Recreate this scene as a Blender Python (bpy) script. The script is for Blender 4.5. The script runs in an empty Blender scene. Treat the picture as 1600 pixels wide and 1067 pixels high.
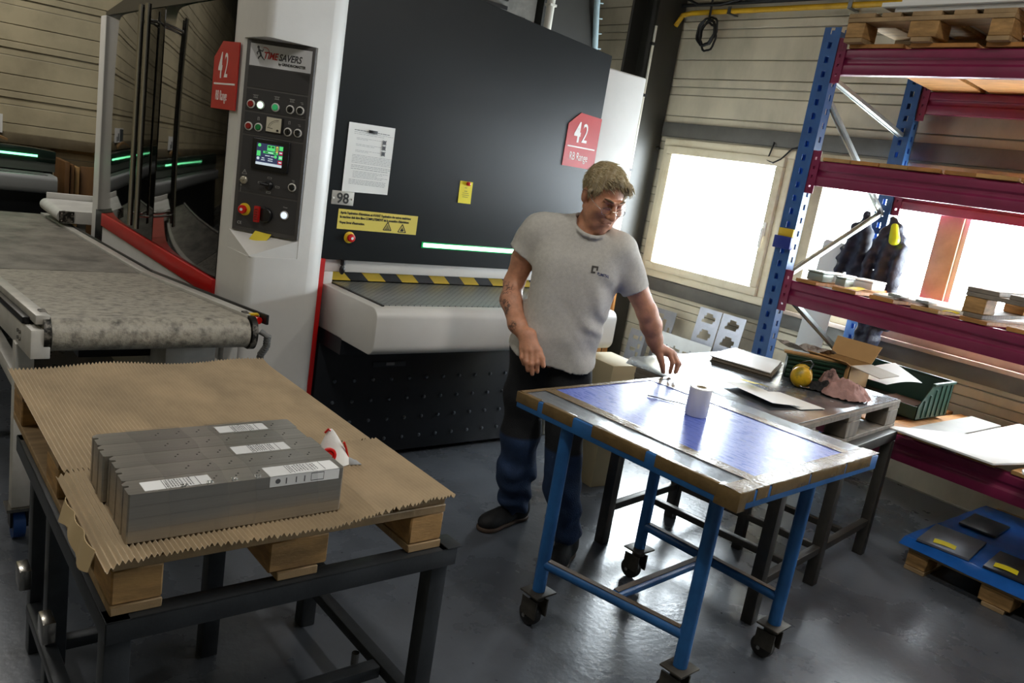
import bpy, bmesh, math, random
import numpy as np
from mathutils import Vector, Matrix, noise as mnoise
R_ = math.radians
random.seed(7)
SC = bpy.context.scene
COL = SC.collection
# ------------------------------------------------------------------ camera
def cam_basis(yaw, pitch, roll):
    cy, sy = math.cos(yaw), math.sin(yaw)
    f0 = Vector((sy, cy, 0)); r0 = Vector((cy, -sy, 0)); u0 = Vector((0, 0, 1))
    f = f0*math.cos(pitch) - u0*math.sin(pitch); u = u0*math.cos(pitch) + f0*math.sin(pitch)
    r = r0*math.cos(roll) + u*math.sin(roll); u2 = u*math.cos(roll) - r0*math.sin(roll)
    return r, u2, f
cd = bpy.data.cameras.new('camera'); co = bpy.data.objects.new('camera', cd); COL.objects.link(co)
_r, _u, _f = cam_basis(R_(40.796), R_(12.245), R_(9.2376))
m = Matrix.Identity(4)
for i in range(3):
    m[i][0] = _r[i]; m[i][1] = _u[i]; m[i][2] = -_f[i]
m[2][3] = 1.65
co.matrix_world = m
cd.sensor_width = 36; cd.sensor_fit = 'HORIZONTAL'; cd.lens = 1257.1/1600*36; cd.clip_start = .05
SC.camera = co
# ------------------------------------------------------------------ world, lights, exposure
W = bpy.data.worlds.new('sky'); SC.world = W; W.use_nodes = True
bg = W.node_tree.nodes['Background']; bg.inputs[0].default_value = (.93, .97, 1, 1); bg.inputs[1].default_value = 60
SC.view_settings.view_transform = 'Standard'; SC.view_settings.look = 'None'; SC.view_settings.gamma = 1
SC.view_settings.exposure = -0.2
SC.view_settings.use_curve_mapping = False
SC.cycles.use_denoising = True
SC.cycles.max_bounces = 8; SC.cycles.diffuse_bounces = 4; SC.cycles.glossy_bounces = 4
SC.cycles.transparent_max_bounces = 12; SC.cycles.caustics_reflective = False; SC.cycles.caustics_refractive = False
SC.cycles.sample_clamp_indirect = 10
def area(name, loc, rot, sx, sy, power, col=(1, 1, 1), portal=False):
    l = bpy.data.lights.new(name, 'AREA'); l.shape = 'RECTANGLE'; l.size = sx; l.size_y = sy; l.energy = power; l.color = col
    if portal: l.cycles.is_portal = True
    o = bpy.data.objects.new(name, l); o.location = loc; o.rotation_euler = rot; COL.objects.link(o)
    return o
# window portals guide the sky light into the hall
area('window_portal', (5.56, 4.03, 1.5), (0, R_(90), 0), 1.0, 1.1, 1, portal=True)
area('window_portal', (5.56, 1.2, 1.5), (0, R_(90), 0), 1.0, 4.0, 1, portal=True)
# ------------------------------------------------------------------ helpers
def lin(c):
    if isinstance(c, str):
        c = [int(c[i:i+2], 16)/255 for i in (0, 2, 4)]
        return tuple(x/12.92 if x <= .04045 else ((x+.055)/1.055)**2.4 for x in c)
    return tuple(c)
MATS = {}
def M(name, col, rough=.5, metal=0., var=.0, scale=6., bump=0., bscale=80., emit=0., stretch=(1, 1, 1), spec=.5, col2=None, lo=.35, hi=.65, rvar=0., alpha=1., coat=0.):
    """procedural principled material: base colour broken up by noise, optional bump"""
    if name in MATS: return MATS[name]
    m = bpy.data.materials.new(name); m.use_nodes = True; nt = m.node_tree; N = nt.nodes; L = nt.links
    b = N['Principled BSDF']; c = lin(col)
    b.inputs['Base Color'].default_value = (*c, 1); b.inputs['Roughness'].default_value = rough
    b.inputs['Metallic'].default_value = metal; b.inputs['Specular IOR Level'].default_value = spec
    b.inputs['Alpha'].default_value = alpha; b.inputs['Coat Weight'].default_value = coat
    if emit:
        b.inputs['Emission Color'].default_value = (*c, 1); b.inputs['Emission Strength'].default_value = emit
    if var or bump or col2 or rvar:
        tc = N.new('ShaderNodeTexCoord'); mp = N.new('ShaderNodeMapping'); mp.inputs['Scale'].default_value = stretch
        L.new(tc.outputs['Object'], mp.inputs['Vector'])
        nz = N.new('ShaderNodeTexNoise'); nz.inputs['Scale'].default_value = scale; nz.inputs['Detail'].default_value = 6; nz.inputs['Roughness'].default_value = .62
        L.new(mp.outputs[0], nz.inputs['Vector'])
        rp = N.new('ShaderNodeValToRGB'); rp.color_ramp.elements[0].position = lo; rp.color_ramp.elements[1].position = hi
        a = tuple(x*(1-var) for x in c); d = lin(col2) if col2 else tuple(min(1, x*(1+var)) for x in c)
        rp.color_ramp.elements[0].color = (*(c if col2 else a), 1); rp.color_ramp.elements[1].color = (*d, 1)
        L.new(nz.outputs['Fac'], rp.inputs[0])
        if var or col2: L.new(rp.outputs[0], b.inputs['Base Color'])
        if rvar:
            mr = N.new('ShaderNodeMapRange'); mr.inputs['From Min'].default_value = .3; mr.inputs['From Max'].default_value = .7
            mr.inputs['To Min'].default_value = max(.02, rough-rvar); mr.inputs['To Max'].default_value = min(1, rough+rvar)
            L.new(nz.outputs['Fac'], mr.inputs[0]); L.new(mr.outputs[0], b.inputs['Roughness'])
        if bump:
            n2 = N.new('ShaderNodeTexNoise'); n2.inputs['Scale'].default_value = bscale; n2.inputs['Detail'].default_value = 4
            L.new(mp.outputs[0], n2.inputs['Vector'])
            bp = N.new('ShaderNodeBump'); bp.inputs['Strength'].default_value = bump; bp.inputs['Distance'].default_value = .01
            L.new(n2.outputs['Fac'], bp.inputs['Height']); L.new(bp.outputs[0], b.inputs['Normal'])
    MATS[name] = m
    return m
def glassmat(name, tint, gloss=.08, rough=.02, trans=1.):
    if name in MATS: return MATS[name]
    m = bpy.data.materials.new(name); m.use_nodes = True; nt = m.node_tree; N = nt.nodes; L = nt.links
    N.remove(N['Principled BSDF']); out = N['Material Output']
    t = N.new('ShaderNodeBsdfTransparent'); t.inputs[0].default_value = (*lin(tint), 1)
    g = N.new('ShaderNodeBsdfGlossy'); g.inputs['Roughness'].default_value = rough
    x = N.new('ShaderNodeMixShader'); x.inputs[0].default_value = gloss
    L.new(t.outputs[0], x.inputs[1]); L.new(g.outputs[0], x.inputs[2]); L.new(x.outputs[0], out.inputs[0])
    MATS[name] = m
    return m
class MB:
    """mesh builder: collects shapes, build() links them as ONE mesh object"""
    def __init__(s, T=None): s.v = []; s.f = []; s.m = []; s.T = T
    def add(s, vs, fs, m=0):
        o = len(s.v)
        s.v += [(s.T @ Vector(p)) if s.T is not None else Vector(p) for p in vs]
        s.f += [tuple(i+o for i in f) for f in fs]; s.m += [m]*len(fs)
        return s
    def box(s, x0, y0, z0, x1, y1, z1, m=0):
        vs = [(x, y, z) for x in (x0, x1) for y in (y0, y1) for z in (z0, z1)]
        return s.add(vs, [(0, 1, 3, 2), (4, 6, 7, 5), (0, 4, 5, 1), (2, 3, 7, 6), (0, 2, 6, 4), (1, 5, 7, 3)], m)
    def bar(s, a, b, w, h, m=0, up=(0, 0, 1)):
        a = Vector(a); b = Vector(b); d = (b-a).normalized(); u = Vector(up)
        if abs(d.dot(u)) > .95: u = Vector((0, 1, 0))
        x = d.cross(u).normalized(); y = x.cross(d)
        vs = [p + x*(w/2*i) + y*(h/2*j) for p in (a, b) for i, j in ((-1, -1), (1, -1), (1, 1), (-1, 1))]
        return s.add(vs, [(3, 2, 1, 0), (4, 5, 6, 7), (0, 1, 5, 4), (1, 2, 6, 5), (2, 3, 7, 6), (3, 0, 4, 7)], m)
    def prism(s, pts, axis, a, b, m=0):
        """polygon pts (2d) extruded along axis from a to b"""
        n = len(pts)
        def P(p, t):
            return (t, p[0], p[1]) if axis == 'x' else (p[0], t, p[1]) if axis == 'y' else (p[0], p[1], t)
        vs = [P(p, a) for p in pts] + [P(p, b) for p in pts]
        fs = [tuple(range(n))[::-1], tuple(range(n, 2*n))] + [(i, (i+1) % n, n+(i+1) % n, n+i) for i in range(n)]
        return s.add(vs, fs, m)
    def cyl(s, a, b, r0, r1=None, n=14, m=0, caps=True):
        a = Vector(a); b = Vector(b); r1 = r0 if r1 is None else r1
        d = (b-a).normalized(); u = Vector((0, 0, 1)) if abs(d.z) < .9 else Vector((1, 0, 0))
        x = d.cross(u).normalized(); y = d.cross(x)
        vs = [p + x*(r*math.cos(2*math.pi*i/n)) + y*(r*math.sin(2*math.pi*i/n)) for p, r in ((a, r0), (b, r1)) for i in range(n)]
        fs = [(i, (i+1) % n, n+(i+1) % n, n+i) for i in range(n)]
        if caps: fs += [tuple(range(n))[::-1], tuple(range(n, 2*n))]
        return s.add(vs, fs, m)
    def tube(s, pts, r, n=8, m=0, closed=False):
        pts = [Vector(p) for p in pts]; k = len(pts); vs = []; px = None
        for i, p in enumerate(pts):
            d = (pts[min(i+1, k-1)] - pts[max(i-1, 0)]).normalized()
            if px is None:
                u = Vector((0, 0, 1)) if abs(d.z) < .9 else Vector((1, 0, 0)); x = d.cross(u).normalized()
            else: x = (px - d*px.dot(d)).normalized()
            px = x; y = d.cross(x); rr = r[i] if isinstance(r, (list, tuple)) else r
            vs += [p + x*(rr*math.cos(2*math.pi*j/n)) + y*(rr*math.sin(2*math.pi*j/n)) for j in range(n)]
        fs = [(i*n+j, i*n+(j+1) % n, (i+1)*n+(j+1) % n, (i+1)*n+j) for i in range(k-1) for j in range(n)]
        fs += [tuple(range(n))[::-1], tuple(range((k-1)*n, k*n))]
        return s.add(vs, fs, m)
    def lathe(s, prof, c=(0, 0, 0), axis=(0, 0, 1), n=20, m=0):
        """prof: list of (radius, height along axis)"""
        d = Vector(axis).normalized(); u = Vector((0, 0, 1)) if abs(d.z) < .9 else Vector((1, 0, 0))
        x = d.cross(u).normalized(); y = d.cross(x); c = Vector(c); vs = []; k = len(prof)
        for r, h in prof: vs += [c + d*h + x*(r*math.cos(2*math.pi*j/n)) + y*(r*math.sin(2*math.pi*j/n)) for j in range(n)]
        fs = [(i*n+j, i*n+(j+1) % n, (i+1)*n+(j+1) % n, (i+1)*n+j) for i in range(k-1) for j in range(n)]
        fs += [tuple(range(n))[::-1], tuple(range((k-1)*n, k*n))]
        return s.add(vs, fs, m)
    def grid(s, fn, nu, nv, m=0, flip=False):
        vs = [fn(i/nu, j/nv) for i in range(nu+1) for j in range(nv+1)]
        fs = []
        for i in range(nu):
            for j in range(nv):
                a = i*(nv+1)+j; q = (a, a+nv+1, a+nv+2, a+1); fs.append(q[::-1] if flip else q)
        return s.add(vs, fs, m)
    def sheet(s, fn, nu, nv, th, m=0):
        """a thin curved sheet with real thickness: fn(u,v)->Vector, offset th downward in z"""
        top = [Vector(fn(i/nu, j/nv)) for i in range(nu+1) for j in range(nv+1)]
        n = len(top); off = Vector((0, 0, th)) if not isinstance(th, Vector) else th
        vs = top + [p-off for p in top]; fs = []
        for i in range(nu):
            for j in range(nv):
                a = i*(nv+1)+j; fs.append((a, a+nv+1, a+nv+2, a+1)); fs.append((n+a+1, n+a+nv+2, n+a+nv+1, n+a))
        def edge(idx):
            for a, b in zip(idx[:-1], idx[1:]): fs.append((a, b, n+b, n+a))
        edge([j for j in range(nv+1)]); edge([nu*(nv+1)+j for j in range(nv, -1, -1)])
        edge([i*(nv+1) for i in range(nu, -1, -1)]); edge([i*(nv+1)+nv for i in range(nu+1)])
        return s.add(vs, fs, m)
    def arrays(s, V, F, m=0):
        return s.add([tuple(p) for p in V], [tuple(int(i) for i in f) for f in F], m)
    def build(s, name, mats, parent=None, bev=0., seg=2, smooth=True, ang=38, off=None, recalc=True):
        me = bpy.data.meshes.new(name)
        o_ = Vector(off) if off is not None else (parent_off(parent) if parent else Vector((0, 0, 0)))
        me.from_pydata([tuple(p - o_) for p in s.v], [], s.f)
        mats = mats if isinstance(mats, (list, tuple)) else [mats]
        for mt in mats: me.materials.append(mt)
        if len(mats) > 1: me.polygons.foreach_set('material_index', s.m)
        if bev or recalc:
            bm = bmesh.new(); bm.from_mesh(me)
            if recalc: bmesh.ops.recalc_face_normals(bm, faces=bm.faces)
            if bev:
                es = [e for e in bm.edges if len(e.link_faces) == 2 and e.calc_face_angle(0) > R_(30)]
                bmesh.ops.bevel(bm, geom=es, offset=bev, offset_type='OFFSET', segments=seg, profile=.5, affect='EDGES', clamp_overlap=True)
            bm.to_mesh(me); bm.free()
        if smooth:
            me.polygons.foreach_set('use_smooth', [True]*len(me.polygons)); me.set_sharp_from_angle(angle=R_(ang))
        me.update()
        ob = bpy.data.objects.new(name, me); COL.objects.link(ob)
        if parent: ob.parent = parent
        elif off is not None: ob.location = o_
        return ob
ORIG = {}
def parent_off(p):
    """things laid out in world coordinates keep their base point here; rotated things are laid out locally"""
    while p.parent: p = p.parent
    return ORIG.get(p.name, Vector((0, 0, 0)))
def tag(o, label=None, cat=None, group=None, kind=None):
    if label: o['label'] = label
    if cat: o['category'] = cat
    if group: o['group'] = group
    if kind: o['kind'] = kind
    return o
def thing(name, label, cat, loc=(0, 0, 0), rz=0., group=None, world=True):
    """Empty at the base of a thing; world=True: parts are given in world coordinates"""
    o = bpy.data.objects.new(name, None); COL.objects.link(o); o.empty_display_size = .05
    o.location = loc; o.rotation_euler = (0, 0, rz)
    if world: ORIG[o.name] = Vector(loc)
    return tag(o, label, cat, group)
def struct(o): o['kind'] = 'structure'; return o
def link_copy(src, parent=None, loc=None, rot=None):
    c = src.copy(); COL.objects.link(c)
    if parent: c.parent = parent
    if loc is not None: c.location = loc
    if rot is not None: c.rotation_euler = rot
    return c
def copy_tree(src, loc, rz, label=None, group=None):
    r = link_copy(src, None, loc, (0, 0, rz))
    if label: r['label'] = label
    if group: r['group'] = group
    for ch in list(src.children):
        c = link_copy(ch, r)
        for g in list(ch.children): link_copy(g, c)
    return r
def text(s, name, body, size, mat, parent, T, ext=.0006, shear=0., bold=0., align='LEFT', xs=1.):
    """flat lettering as mesh: T maps text plane (x right, y up, z out) to the parent's layout"""
    cu = bpy.data.curves.new(name, 'FONT'); cu.body = body; cu.size = size; cu.extrude = ext; cu.shear = shear; cu.offset = bold; cu.align_x = align
    cu.resolution_u = 3
    ob = bpy.data.objects.new('tmp_text', cu); COL.objects.link(ob)
    dg = bpy.context.evaluated_depsgraph_get(); me = bpy.data.meshes.new_from_object(ob.evaluated_get(dg))
    bpy.data.objects.remove(ob); bpy.data.curves.remove(cu)
    off = parent_off(parent)
    me.transform(Matrix.Translation(-off) @ T @ Matrix.Diagonal((xs, 1, 1, 1)))
    me.materials.clear(); me.materials.append(mat); me.name = name
    o = bpy.data.objects.new(name, me); COL.objects.link(o); o.parent = parent
    return o
def frame(o, x, y):
    """matrix with origin o, axes x, y and z = x cross y"""
    x = Vector(x).normalized(); y = Vector(y).normalized(); z = x.cross(y); m = Matrix.Identity(4); o = Vector(o)
    for i in range(3): m[i][0] = x[i]; m[i][1] = y[i]; m[i][2] = z[i]; m[i][3] = o[i]
    return m
def FRONT(x, y, z): return frame((x, y, z), (1, 0, 0), (0, 0, 1))     # text plane that faces -Y
def nz(p, s=1., o=0.): return mnoise.noise(Vector((p[0]*s+o, p[1]*s+o*.7, p[2]*s-o*.3)))
# ------------------------------------------------------------------ signed-distance modelling for soft bodies
class SDF:
    def __init__(s, lo, hi, h):
        s.lo = np.array(lo, float); s.h = h; s.n = np.ceil((np.array(hi)-s.lo)/h).astype(int)+1
        s.g = np.full(s.n, .5, np.float32)
    def win(s, lo, hi):
        a = np.clip(np.floor((np.array(lo)-s.lo)/s.h).astype(int), 0, s.n-1); b = np.clip(np.ceil((np.array(hi)-s.lo)/s.h).astype(int)+1, 1, s.n)
        sl = tuple(slice(i, j) for i, j in zip(a, b))
        ax = [s.lo[i]+s.h*np.arange(a[i], b[i]) for i in range(3)]
        return sl, np.stack(np.meshgrid(*ax, indexing='ij'), -1).astype(np.float32)
    def mix(s, sl, d, k, sub):
        g = s.g[sl]
        if sub:
            d = -d; h = np.clip(.5-.5*(g-d)/k, 0, 1) if k else 0
            s.g[sl] = (g*(1-h)+d*h + k*h*(1-h)) if k else np.maximum(g, d)
        else:
            h = np.clip(.5+.5*(g-d)/k, 0, 1) if k else 0
            s.g[sl] = (g*(1-h)+d*h - k*h*(1-h)) if k else np.minimum(g, d)
    def cap(s, a, b, ra, rb=None, k=.02, sub=False, sq=None):
        """tapered capsule; sq=(axis vector, factor) flattens it along an axis"""
        rb = ra if rb is None else rb; a = np.array(a, np.float32); b = np.array(b, np.float32); r = max(ra, rb)*(1.15)+k+2*s.h
        sl, P = s.win(np.minimum(a, b)-r*1.3, np.maximum(a, b)+r*1.3); ab = b-a
        t = np.clip(((P-a)@ab)/max(ab@ab, 1e-9), 0, 1); D = P-(a+t[..., None]*ab)
        if sq is not None:
            n_ = np.array(sq[0], np.float32); n_ /= np.linalg.norm(n_); q = D@n_; D = D+(q*(sq[1]-1))[..., None]*n_
        s.mix(sl, np.linalg.norm(D, axis=-1)-(ra+t*(rb-ra)), k, sub); return s
    def chain(s, pts, rs, k=.02, sq=None):
        for i in range(len(pts)-1): s.cap(pts[i], pts[i+1], rs[i], rs[i+1], k, sq=sq)
        return s
    def ell(s, c, r, k=.02, sub=False, ax=None):
        """ellipsoid with radii r along axes ax (3 rows)"""
        c = np.array(c, np.float32); r = np.array(r, np.float32); m = r.max()+k+3*s.h
        sl, P = s.win(c-m, c+m); D = P-c
        if ax is not None: D = D@np.array(ax, np.float32).T
        k0 = np.linalg.norm(D/r, axis=-1); k1 = np.linalg.norm(D/(r*r), axis=-1)+1e-6
        s.mix(sl, k0*(k0-1)/k1, k, sub); return s
    def half(s, p, n_, k=0.):
        """cut away everything on the side the normal points to"""
        n_ = np.array(n_, np.float32); n_ /= np.linalg.norm(n_)
        sl, P = s.win(s.lo, s.lo+s.n*s.h); s.mix(sl, -((P-np.array(p, np.float32))@n_), k, True); return s
    def disp(s, fn):
        sl, P = s.win(s.lo, s.lo+s.n*s.h); mk = np.abs(s.g) < .05
        s.g[mk] += fn(P[mk]).astype(np.float32); return s
    def mesh(s):
        g = s.g; S = g < 0; nx, ny, nz_ = s.n
        cnt = np.zeros((nx-1, ny-1, nz_-1), np.int8); cs = [(i, j, k) for i in (0, 1) for j in (0, 1) for k in (0, 1)]
        for i, j, k in cs: cnt += S[i:nx-1+i, j:ny-1+j, k:nz_-1+k]
        A = np.argwhere((cnt > 0) & (cnt < 8)); idx = np.full(cnt.shape, -1, np.int64); idx[tuple(A.T)] = np.arange(len(A))
        vals = np.stack([g[A[:, 0]+i, A[:, 1]+j, A[:, 2]+k] for i, j, k in cs], 1); C_ = np.array(cs, float)
        acc = np.zeros((len(A), 3)); num = np.zeros(len(A))
        for p in range(8):
            for q in range(p+1, 8):
                if np.abs(C_[p]-C_[q]).sum() != 1: continue
                v0 = vals[:, p]; v1 = vals[:, q]; mk = (v0 < 0) != (v1 < 0)
                t = np.where(mk, v0/np.where(mk, v0-v1, 1), 0)
                acc += np.where(mk[:, None], C_[p]+t[:, None]*(C_[q]-C_[p]), 0); num += mk
        V = s.lo+s.h*(A+acc/num[:, None]); F = []
        for ax in range(3):
            o1, o2 = [(1, 2), (2, 0), (0, 1)][ax]
            sa = [slice(None)]*3; sb = [slice(None)]*3; sa[ax] = slice(0, -1); sb[ax] = slice(1, None)
            E_ = np.argwhere(S[tuple(sa)] != S[tuple(sb)]); ok = (E_[:, o1] > 0) & (E_[:, o2] > 0) & (E_[:, o1] < s.n[o1]-1) & (E_[:, o2] < s.n[o2]-1); E_ = E_[ok]
            q = []
            for d1, d2 in ((1, 1), (0, 1), (0, 0), (1, 0)):
                c = E_.copy(); c[:, o1] -= d1; c[:, o2] -= d2; q.append(idx[tuple(c.T)])
            Q = np.stack(q, 1); fl = ~S[tuple(E_.T)]; Q[fl] = Q[fl][:, ::-1]; F.append(Q)
        return V, np.concatenate(F)
def soft(name, V, F, mat, parent, T=None, relax=0):
    """surface-net mesh -> object (smooth shaded); T maps local frame to the parent's layout"""
    if relax:
        E_ = np.concatenate([F[:, [0, 1]], F[:, [1, 2]], F[:, [2, 3]], F[:, [3, 0]]]); E_ = np.concatenate([E_, E_[:, ::-1]])
        for _ in range(relax):
            a = np.zeros_like(V); c = np.zeros(len(V)); np.add.at(a, E_[:, 0], V[E_[:, 1]]); np.add.at(c, E_[:, 0], 1); V = .5*V+.5*a/c[:, None]
    if T is not None:
        T_ = np.array(T); V = V@T_[:3, :3].T+T_[:3, 3]
    me = bpy.data.meshes.new(name)
    me.vertices.add(len(V)); me.vertices.foreach_set('co', (V-np.array(parent_off(parent) if parent else (0, 0, 0))).astype(np.float32).ravel())
    me.loops.add(F.size); me.loops.foreach_set('vertex_index', F.astype(np.int32).ravel())
    me.polygons.add(len(F)); me.polygons.foreach_set('loop_start', np.arange(0, F.size, 4, dtype=np.int32)); me.polygons.foreach_set('use_smooth', [True]*len(F))
    me.update(calc_edges=True); me.validate(); me.materials.append(mat)
    o = bpy.data.objects.new(name, me); COL.objects.link(o)
    if parent: o.parent = parent
    return o
# ================================================================== THE HALL
XW = 5.4; YB = 9.2; XL = -3.6; YF = -4.2; ZC = 5.0
mConc = M('painted_concrete', '53575d', .28, var=.2, scale=2.2, bump=.10, bscale=38, rvar=.07)
def floor_mat():
    m = mConc; nt = m.node_tree; N = nt.nodes; L = nt.links; b = N['Principled BSDF']
    # worn patches and small dark specks with their own shape
    tc = N.new('ShaderNodeTexCoord'); v = N.new('ShaderNodeTexVoronoi'); v.inputs['Scale'].default_value = 11
    L.new(tc.outputs['Object'], v.inputs['Vector'])
    rp = N.new('ShaderNodeValToRGB'); rp.color_ramp.elements[0].position = .035; rp.color_ramp.elements[1].position = .06
    rp.color_ramp.elements[0].color = (.25, .25, .25, 1); rp.color_ramp.elements[1].color = (1, 1, 1, 1)
    L.new(v.outputs['Distance'], rp.inputs[0])
    mx = N.new('ShaderNodeMix'); mx.data_type = 'RGBA'; mx.blend_type = 'MULTIPLY'; mx.inputs[0].default_value = .8
    src = b.inputs['Base Color'].links[0].from_socket
    L.new(src, mx.inputs[6]); L.new(rp.outputs[0], mx.inputs[7]); L.new(mx.outputs[2], b.inputs['Base Color'])
floor_mat()
struct(MB().box(XL-.2, YF-.2, -.12, XW+.2, YB+.2, 0).build('floor', mConc))
mPlast = M('hall_lining', '8d8878', .8, var=.1)
struct(MB().box(XL-.2, YF-.2, ZC, XW+.2, YB+.2, ZC+.15).build('ceiling', M('ceiling_lining', '6d6a62', .85, var=.1)))
mClad = M('beige_cladding', 'b7ad97', .5, var=.2, scale=2.4, stretch=(1, 1, .5), col2=None, bump=.05, bscale=14, lo=.3, hi=.6)
mCladL = M('dirty_cladding', 'aa9f82', .55, var=.22, scale=1.7, bump=.05, bscale=14, lo=.3, hi=.62)
# profile of the sheet cladding, repeated every 45 cm: (height, how far it stands out)
PROF = [(.065, .004), (.065, .020), (.15, .014), (.17, .014)]
def cladding(parent, axis, wall, sgn, segs_of, z0, z1, mat, base=2.43):
    z = base - .45*math.ceil((base-z0)/.45)
    while z < z1:
        for hh, out in PROF:
            a, b = max(z+.004, z0), min(z+hh-.004, z1)
            if b-a > .012:
                for s0, s1 in segs_of(a, b):
                    lo, hi = sorted((wall, wall+sgn*out))
                    mb = MB()
                    mb.box(lo, s0, a, hi, s1, b) if axis == 'x' else mb.box(s0, lo, a, s1, hi, b)
                    mb.build('cladding_panel', mat, parent, bev=.003, seg=1)
            z += hh
W1 = (3.45, 4.63, .95, 2.03); W2 = (-.9, 3.22, .98, 2.03)
wr = MB()
for a, b, c, d in ((YF, YB, 0, .95), (YF, YB, 2.03, ZC), (W1[1], YB, .95, 2.03), (W2[1], W1[0], .95, 2.03), (YF, W2[0], .95, 2.03)):
    wr.box(XW, a, c, XW+.18, b, d)
WR = struct(wr.build('wall_right', mPlast))
def segsR(a, b):
    if b <= .95 or a >= 2.03: return [(YF, 2.6), (2.602, YB)]
    return [(YF, W2[0]), (W2[1], W1[0]), (W1[1], YB)]
cladding(WR, 'x', XW, -1, segsR, .0, 3.8, mClad)
wb = struct(MB().box(XL, YB, 0, XW, YB+.18, ZC).build('wall_back', mPlast))
cladding(wb, 'y', YB, -1, lambda a, b: [(XL, .2), (.202, XW)], .0, 3.8, mCladL, base=2.35)
wl = struct(MB().box(XL-.18, YF, 0, XL, YB, ZC).build('wall_left', mPlast))
cladding(wl, 'x', XL, 1, lambda a, b: [(YF, YB)], .0, 3.8, mCladL)
struct(MB().box(XL, YF-.18, 0, XW, YF, ZC).build('wall_front', M('grey_rear_wall', '6b6a66', .8, var=.12)))
# steel girts above and below the windows, ledge on the back wall
mSteelG = M('grey_steel_paint', '5d5a54', .5, var=.18, scale=5)
struct(MB().box(XW-.05, YF, 2.085, XW-.021, 4.72, 2.20).box(XW-.05, YF, 2.085, XW-.021, 4.72, 2.092).build('trim_1', mSteelG, bev=.003))
struct(MB().box(XW-.05, YF, .80, XW-.021, 4.72, .905).build('trim_2', mSteelG, bev=.003))
struct(MB().box(XL, YB-.12, 1.10, 4.0, YB-.021, 1.20).build('trim_3', M('ledge_brown', '6a5f48', .6, var=.2), bev=.004))
# ---- window 1: cream plastic sash window
mPVC = M('aged_cream_plastic', 'd8ccb0', .45, var=.13, scale=7, col2='c2b08c', lo=.5, hi=.8)
mPane = glassmat('window_glass', 'f4f8fa', .06)
def frame_ring(mb, y0, y1, z0, z1, w, x0, x1):
    mb.box(x0, y0, z0, x1, y1, z0+w); mb.box(x0, y0, z1-w, x1, y1, z1); mb.box(x0, y0, z0+w, x1, y0+w, z1-w); mb.box(x0, y1-w, z0+w, x1, y1, z1-w)
    return mb
w1 = struct(frame_ring(MB(), 3.41, 4.66, .913, 2.07, .06, XW-.055, XW+.1).build('window_1', mPVC, bev=.006))
frame_ring(MB(), 3.47, 4.60, .973, 2.01, .066, XW-.085, XW+.06).build('sash_frame', mPVC, w1, bev=.008)
MB().box(XW-.012, 3.53, 1.035, XW-.004, 4.54, 1.95).build('pane', mPane, w1)
MB().box(XW-.097, 3.495, 1.43, XW-.085, 3.525, 1.53).bar((XW-.11, 3.51, 1.48), (XW-.11, 3.51, 1.34), .014, .022).cyl((XW-.09, 3.51, 1.48), (XW-.118, 3.51, 1.48), .01).build('handle', M('white_handle', 'e4e0d6', .35), w1, bev=.003)
# ---- window 2: long strip window with timber mullions behind the racking
mTim = M('red_brown_timber', 'b5a68a', .6, var=.18, scale=4, stretch=(6, 1, 1))
w2 = struct(frame_ring(MB(), -.9, 3.22, .93, 2.07, .085, XW-.06, XW+.1).build('window_2', mTim, bev=.005))
for y in (2.14, .75):
    MB().box(XW-.07, y, 1.012, XW+.09, y+.15, 1.985).build('mullion', mTim, w2, bev=.006)
    MB().box(XW-.05, y-.03, 1.015, XW+.02, y-.002, 1.98).build('glazing_bar', M('pale_bar', 'd9dcd8', .4), w2)
for a, b in ((-.81, .715), (.905, 2.105), (2.295, 3.13)):
    MB().box(XW+.0, a, 1.016, XW+.008, b, 1.984).build('pane', mPane, w2)
MB().box(XW-.105, -.9, .906, XW-.061, 3.25, .935).build('window_sill', M('dusty_sill', 'b5a294', .6, var=.15), w2, bev=.004)
# ---- steel pillar between machine and windows (H section)
mPil = M('pillar_paint', '27251f', .5, var=.2, scale=3)
pl = thing('steel_pillar', 'tall dark grey steel column standing left of the cream window', 'pillar', (5.2, 4.83, 0))
MB().box(5.04, 4.72, 0, 5.36, 4.745, 4.9).build('flange', mPil, pl, bev=.003)
MB().box(5.04, 5.0, 0, 5.36, 5.025, 4.9).build('flange', mPil, pl, bev=.003)
MB().box(5.19, 4.745, 0, 5.21, 5.0, 4.9).build('web', mPil, pl)
MB().box(4.98, 4.66, 0, 5.37, 5.09, .02).build('base_plate', mPil, pl)
for y, z in ((4.70, 1.98), (4.70, .86)): MB().cyl((5.33, 4.72, z), (5.33, 4.695, z), .014, n=6).build('bolt', mPil, pl)
# conduits and pipes
mWhiteP = M('white_conduit', 'c9c4b6', .4, var=.1)
cd_ = tag(MB().tube([(5.03, 4.70, .1), (5.03, 4.70, 1.4), (5.03, 4.705, 2.9)], .011, 8).build('conduit', mWhiteP, off=(5.03, 4.7, .1)), 'thin pale conduit running up the dark steel column', 'conduit')
for z in (.9, 1.75, 2.35, 2.75): MB().box(5.006, 4.69, z, 5.052, 4.719, z+.022).build('clip', M('black_rubber', '141414', .6), cd_, off=(5.03, 4.7, .1))
mYel = M('yellow_gas_paint', 'c89b1c', .45, var=.15)
gp = tag(MB().tube([(5.3, 4.6, 3.055), (5.3, -1.5, 3.06)], .02, 10).build('gas_pipe', mYel, off=(5.3, 4.6, 3.05)), 'yellow gas pipe running along the top of the window wall', 'pipe')
MB().tube([(5.3, 4.6, 3.055), (5.29, 4.68, 3.04), (5.25, 4.70, 2.95)], .02, 10).build('elbow', mYel, gp, off=(5.3, 4.6, 3.05))
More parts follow.
